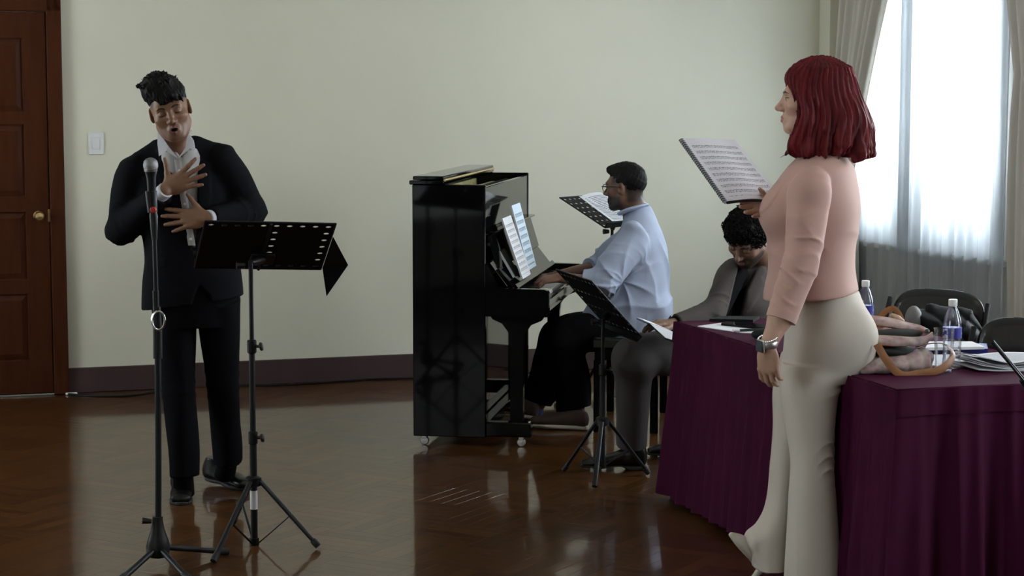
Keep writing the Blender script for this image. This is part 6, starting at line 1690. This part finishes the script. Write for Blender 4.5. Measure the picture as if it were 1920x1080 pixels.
    # face opening
    S.ell(hp(0, .115, -.045), (.068, .072, .105), H.A, .012, '-'); S.ell(hp(0, .105, .015), (.052, .055, .070), H.A, .012, '-')
    S.cap(P(1535, 330, 6.63), P(1530, 280, 6.63), .09, .055, .02, '-')
    S.poly([P(u, v, 6.6) for (u, v) in ((1400, 306), (1476, 306), (1530, 292), (1570, 290), (1600, 302), (1640, 296), (1700, 360), (1400, 360))], 6.2, 7.1, .012)
    def post(X, Y, Z):
        q = H.inv(np.stack([X, Y, Z], 1)); a = np.arctan2(q[:, 0], -(q[:, 1] + .02)); low = np.clip((.02 - q[:, 2]) / .15, 0, 1)
        s_ = np.sin(a * 13 + 9 * q[:, 2] * (1 + low) + 1.8 * np.sin(q[:, 2] * 22)) * .0036 * (.3 + low) + .0030 * np.sin(a * 37 + 2.5 * np.sin(q[:, 2] * 30) + 3) + .0016 * np.sin(a * 84 + 4 * np.sin(q[:, 2] * 24))
        return s_ + .007 * low * wob(q[:, 0], q[:, 1], q[:, 2], 42)
    S.post = post; hr = sdf_obj('hair', S, .0032, M_['hair_red'], p)
    rnd = random.Random(9); lk = MB()
    for i in range(46):
        a = rnd.uniform(-2.9, 1.0); r0 = rnd.uniform(.93, 1.0); cx, cy = P(1560, 262, 6.63), None
        d = Vector((math.cos(a), math.sin(a), 0)); z0 = rnd.uniform(-.04, .06)
        st = cx + Vector((d.x * .128, d.y * .120, z0)) * r0 + Vector((0, 0, 0)); e1 = st + Vector((d.x * .012 * rnd.random(), d.y * .012 * rnd.random(), -.03 - .02 * rnd.random()))
        e2 = e1 + Vector((d.x * rnd.uniform(-.02, .022), d.y * rnd.uniform(-.02, .02), -.035)); e3 = e2 + Vector((d.x * rnd.uniform(-.02, .02) - .012, d.y * .004, -.012 + rnd.uniform(-.006, .012)))
        if d.x < -.35 or e3.z < P(1560, 300, 6.63).z: continue
        lk.tube(spline([st, e1, e2, e3], 3), [.001, .0022, .0026, .0026, .0026, .0024, .0022, .002, .0015, .0006], 5)
    for (pts) in ([(-.088, .040, -.10), (-.086, .062, -.135), (-.083, .058, -.160), (-.080, .050, -.175)], [(-.086, .05, -.15), (-.080, .080, -.180), (-.074, .105, -.198)], [(-.088, .05, .02), (-.09, .052, -.05), (-.09, .046, -.11), (-.086, .060, -.16)]):
        pp = spline([hp(*q) for q in pts], 4); lk.tube(pp, [.0024 * (1 - .85 * i / (len(pp) - 1)) for i in range(len(pp))], 5)
    lk.build('hair_strands', M_['hair_red'], hr)['kind'] = 'stuff'
    # --- blouse hidden; blazer
    S = Sdf(); BX = -fwd
    S.loft([(P(1520, 580, 6.62), .158, .185), (P(1521, 550, 6.62), .156, .182), (P(1522, 500, 6.62), .142, .168), (P(1522, 450, 6.62), .143, .168), (P(1523, 395, 6.62), .158, .182), (P(1532, 345, 6.62), .130, .185), (P(1540, 312, 6.62), .100, .165), (P(1543, 290, 6.62), .070, .095)], BX, .02, 2.2, axis=(0, 0, 1))
    S.ell(P(1462, 398, 6.54), (.058, .065, .068), None, .05); S.ell(P(1456, 396, 6.68), (.058, .065, .068), None, .05)
    def sleeve(pts, ph):
        s_, e_, c_ = pts; up_ = nv(s_ - e_)
        S.loft([(s_ + up_ * .066 + Vector((.012, .02, 0)), .012, .012), (s_ + up_ * .048 + Vector((.008, .012, 0)), .042, .042), (s_ + up_ * .012, .066, .060), (s_.lerp(e_, .35), .068, .062), (s_.lerp(e_, .8), .060, .056), (e_ - up_ * .035, .050, .048)], (1, 0, .1), .018, 2.0, fn=limb_fold(.008, .05, .26, .09, ph))
        d = nv(c_ - e_)
        S.loft([(e_ - d * .045, .042, .042), (e_ + d * .01, .056, .052), (e_.lerp(c_, .55), .053, .049), (c_ + d * .004, .049, .046)], (1, .2, 0), .02, 2.0, fn=limb_fold(.010, .042, .11, .10, ph + 1))
    c_n = P(1465, 598, 6.33); sleeve((sn, en, c_n), 0.4); sleeve((sf, ef, ef.lerp(wf, .55)), 2)
    cn_ = nv(c_n - en)
    S.cut(P(1520, 566, 6.3), Vector((.055, 0, -1)), .004) if False else None
    hem = P(1520, 565, 6.45); nh = nv(Vector((.09, .0, -1)))
    # hem plane trims only the body: sleeves hang outside it on the near side
    def hemcut(X, Y, Z):
        d = (X - hem.x) * nh.x + (Z - hem.z) * nh.z
        ex = np.sqrt((X - c_n.x) ** 2 + (Y - c_n.y) ** 2) - .085
        return np.maximum(d * 0 - d, -ex) * 1.0
    S._op([-1e3] * 3, [1e3] * 3, lambda X, Y, Z: -np.maximum(-((X - hem.x) * nh.x + (Z - hem.z) * nh.z), -(np.sqrt((X - c_n.x) ** 2 + (Y - c_n.y) ** 2) - .078)) , .004, 'x')
    S.cap(H.p(0, -.02, -.08), P(1535, 296, 6.63), .05, .054, .01, '-')
    fr = [P(u, v, 6.6) for (u, v) in ((1471, 320), (1474, 322), (1421, 392), (1432, 470), (1424, 580), (1405, 580), (1405, 380))]
    lapel = np.array([(q.x, q.z) for q in [P(u, v, 6.55) for (u, v) in ((1488, 298), (1506, 296), (1466, 340), (1436, 388), (1424, 400), (1420, 380), (1450, 335))]])
    sc_ = np.array(P(1560, 450, 6.5)); arm = np.array(P(1556, 350, 6.45))
    dz_ = math.radians(0)
    def post(X, Y, Z):
        o = .0028 * wob(X, Y, Z, 20)
        bk_ = np.clip((X - P(1535, 450, 6.5).x) / .05, 0, 1)
        zz = Z - sc_[2]
        o = o - .007 * bk_ * ridge(17 * zz + 9 * (X - sc_[0]) + 1.2 * np.sin(14 * X + 6 * Z)) * np.exp(-((zz + .02) / .13) ** 2)
        o = o - .005 * (1 - bk_) * ridge(20 * zz + 16 * (X - sc_[0]) + np.sin(12 * Z)) * np.exp(-((zz - .03) / .10) ** 2)
        o = o - .004 * np.clip(.5 - poly_d(lapel, X, Z) / .005, 0, 1) * (Y < 6.62)
        r = np.sqrt((X - arm[0]) ** 2 + (Z - arm[2]) ** 2)
        return o
    S.post = post; jk = sdf_obj('blazer', S, .0042, M_['pink'], p)
    sw_ = nv(en - sn)
    MB().tube([c_n - cn_ * .028, c_n - cn_ * .020, c_n + cn_ * .004], [.0505, .0515, .0500], 24).build('cuff_fold', M_['pink'], jk)
    # seams of the back
    # --- trousers, tight to the knee and flared below
    S = Sdf()
    S.loft([(P(1540, 712, 6.62), .135, .150), (P(1552, 670, 6.62), .150, .170), (P(1556, 620, 6.62), .148, .175), (P(1549, 585, 6.62), .132, .162), (P(1542, 545, 6.62), .118, .148)], BX, .03, 2.1, axis=(0, 0, 1))
    S.ell(P(1586, 634, 6.56), (.098, .095, .110), None, .05); S.ell(P(1588, 634, 6.74), (.090, .085, .105), None, .05)
    def kfold(th, t, X, Y, Z):
        z = Z
        f1 = np.exp(-((z - P(1540, 855, 6.5).z) / .075) ** 2); f2 = np.exp(-((z - P(1560, 722, 6.5).z) / .05) ** 2)
        b = np.clip((np.cos(th) + .25) / .9, 0, 1)
        return -.0075 * f1 * b * ridge((z - .12 * np.cos(th + .9)) * 72 + .8 * np.sin(2 * th)) - .008 * f2 * b * ridge((z - .03 * np.cos(th)) * 42 + .6)
    S.loft([(P(1523, 1117, 6.48), .098, .105), (P(1524, 1040, 6.48), .091, .098), (P(1523, 940, 6.49), .080, .088), (P(1522, 862, 6.5), .071, .078), (P(1519, 800, 6.52), .083, .085), (P(1518, 740, 6.54), .098, .095), (P(1526, 680, 6.56), .108, .10)], (1, 0, 0), .012, 2.1, axis=(0, 0, 1), fn=kfold)
    S.loft([(P(1444, 1062, 6.70), .062, .105), (P(1441, 1020, 6.70), .076, .098), (P(1458, 960, 6.70), .050, .086), (P(1472, 862, 6.69), .050, .076), (P(1485, 800, 6.68), .064, .085), (P(1497, 720, 6.67), .085, .095), (P(1520, 660, 6.66), .10, .10)], (1, 0, 0), .012, 2.1, axis=(0, 0, 1))
    S.ell(P(1412, 1012, 6.69), (.030, .07, .035), None, .03)
    cr = P(1506, 900, 6.4)
    sl_ = P(1497, 900, 6.4)
    S.post = lambda X, Y, Z: .0020 * wob(X, Y, Z, 18) - .0014 * np.exp(-((X - (sl_.x + 0 * Z)) / .004) ** 2) * (Z < .48) * (Y < 6.5)
    tr = sdf_obj('trousers', S, .0045, M_['cream'], p)
    MB().tube([P(1469, 558, 6.47), P(1475, 556, 6.46)], .004, 6) if False else None
    # --- pointed heels
    def pump(heel, toe, hh, nrm_up):
        heel, toe = Vector(heel), Vector(toe); d = nv(toe - heel); sd = nv(d.cross(Vector(nrm_up))); up_ = sd.cross(d); L = (toe - heel).length
        Q = lambda a, b, c: heel + d * (a * L) + sd * b + up_ * c; A = mat3(sd, d, up_)
        S = Sdf(); S.loft([(Q(0, 0, .030), .026, .030), (Q(.3, 0, .022), .030, .028), (Q(.6, 0, .020), .038, .024), (Q(.8, 0, .016), .030, .018), (Q(1.0, 0, .010), .007, .007)], sd, .015, 2.3)
        S.ell(Q(.04, 0, .03), (.026, .03, .03), A, .02)
        S.loft([(Q(.10, 0, .05), .018, .03), (Q(.35, 0, .048), .022, .03), (Q(.62, 0, .048), .018, .022)], sd, .006, 2.0, mode='-')
        o = sdf_obj('shoe', S, .003, M_['beige_shoe'], p)
        if hh: MB().tube([Q(.06, 0, .005), Q(.02, 0, -hh * .5), Q(.03, 0, -hh)], [.018, .008, .005], 10).build('heel', M_['beige_shoe'], o)
        return o
    pump(gh, gt, .085, (.75, -.2, .65))
    pump(Vector((an.x + .03, an.y, .085)), Vector((an.x - .10, an.y + .02, .012)), 0, (.3, 0, 1))
    # --- watch, bracelet, ring
    wd = nv(hd); wx = nv(Vector((-.80, -.6, 0)) - wd * Vector((-.80, -.6, 0)).dot(wd)); wy = wd.cross(wx)
    wc = wn - wd * .006
    wt = MB().tube(arc(wc, .0295, 0, 2 * PI, 28, wx, wy)[:-1], .0105, 8, closed=True, flat=.22, up=tuple(wx)).build('wristwatch', M_['alu'], p)
    Tw = frame_T(wc + wx * .032, wy, wd, wx)
    MB(Tw).box((-.0175, -.021, -.004), (.0175, .021, .007), .004).build('case', M_['alu'], wt); MB(Tw).box((-.0155, -.019, .006), (.0155, .019, .0085), .003).build('screen', M_['piano'], wt)
    bc = wn - wd * .026
    br = MB()
    for i in range(30):
        a = 2 * PI * i / 30; br.lathe([(.0, -.0035), (.003, -.002), (.0036, 0), (.003, .002), (.0, .0035)], 8, Matrix.Translation(bc + wx * (.0315 * math.cos(a)) + wy * (.0300 * math.sin(a)) + wd * (.006 * math.cos(a))))
    br.build('bracelet', M_['chrome'], p)
    fx_ = -(wx * .35) ; ring_c = wn + wd * .093 * .92
    return p, wn, wd, h1
WOM = woman()

# the spiral-bound score she holds
def score():
    TLs = P(1277, 261, 6.64); TRs = P(1376, 264, 6.79); BLs = P(1361, 379, 6.56); 
    w = TRs - TLs; h = BLs - TLs; n = w.cross(h).normalized()
    if n.z < 0: n = -n
    wl, hl = w.length, h.length; ux, uy = w.normalized(), h.normalized()
    root = empty('spiral_score', TLs.lerp(TRs + h, .5), 'open spiral-bound music score held up by the red-haired woman', 'score')
    def pg(u, v, lift=0.0): return TLs + w * u * (1 + .12 * v) + h * v * (1 - .02 * u) + n * (lift + .012 * math.sin(PI * min(1, u * 1.3)) * (.3 + .7 * v))
    MB().sheet(lambda u, v: pg(u, 1 - v, .006), 12, 8, .001).build('music_page', M_['score_held'], root)
    MB().sheet(lambda u, v: pg(u, 1 - v, .0045), 12, 8, .006).build('page_block', M_['paper_grey'], root)
    MB().sheet(lambda u, v: pg(-.02 + 1.03 * u, 1.015 - 1.02 * v, -.003), 12, 8, .0025).build('cover', M_['paper_grey'], root)
    sp = MB(); N = 34
    for i in range(N):
        c = pg(-.012, (i + .5) / N, .001); sp.tube(arc(c, .0075, 0, 2 * PI, 10, ux, n)[:-1], .0013, 5, closed=True)
    s = sp.build('spiral_binding', M_['black_plastic'], root)
    MB().sheet(lambda u, v: pg(u, 1.0 + .03 * v, -.001), 12, 2, .004).build('black_edge', M_['black_plastic'], root)
M_['score_held'] = score_mat('printed music of the held score', (0.86, 0.85, 0.92), (0.08, 0.07, 0.10), 11, .07, .57)
score()
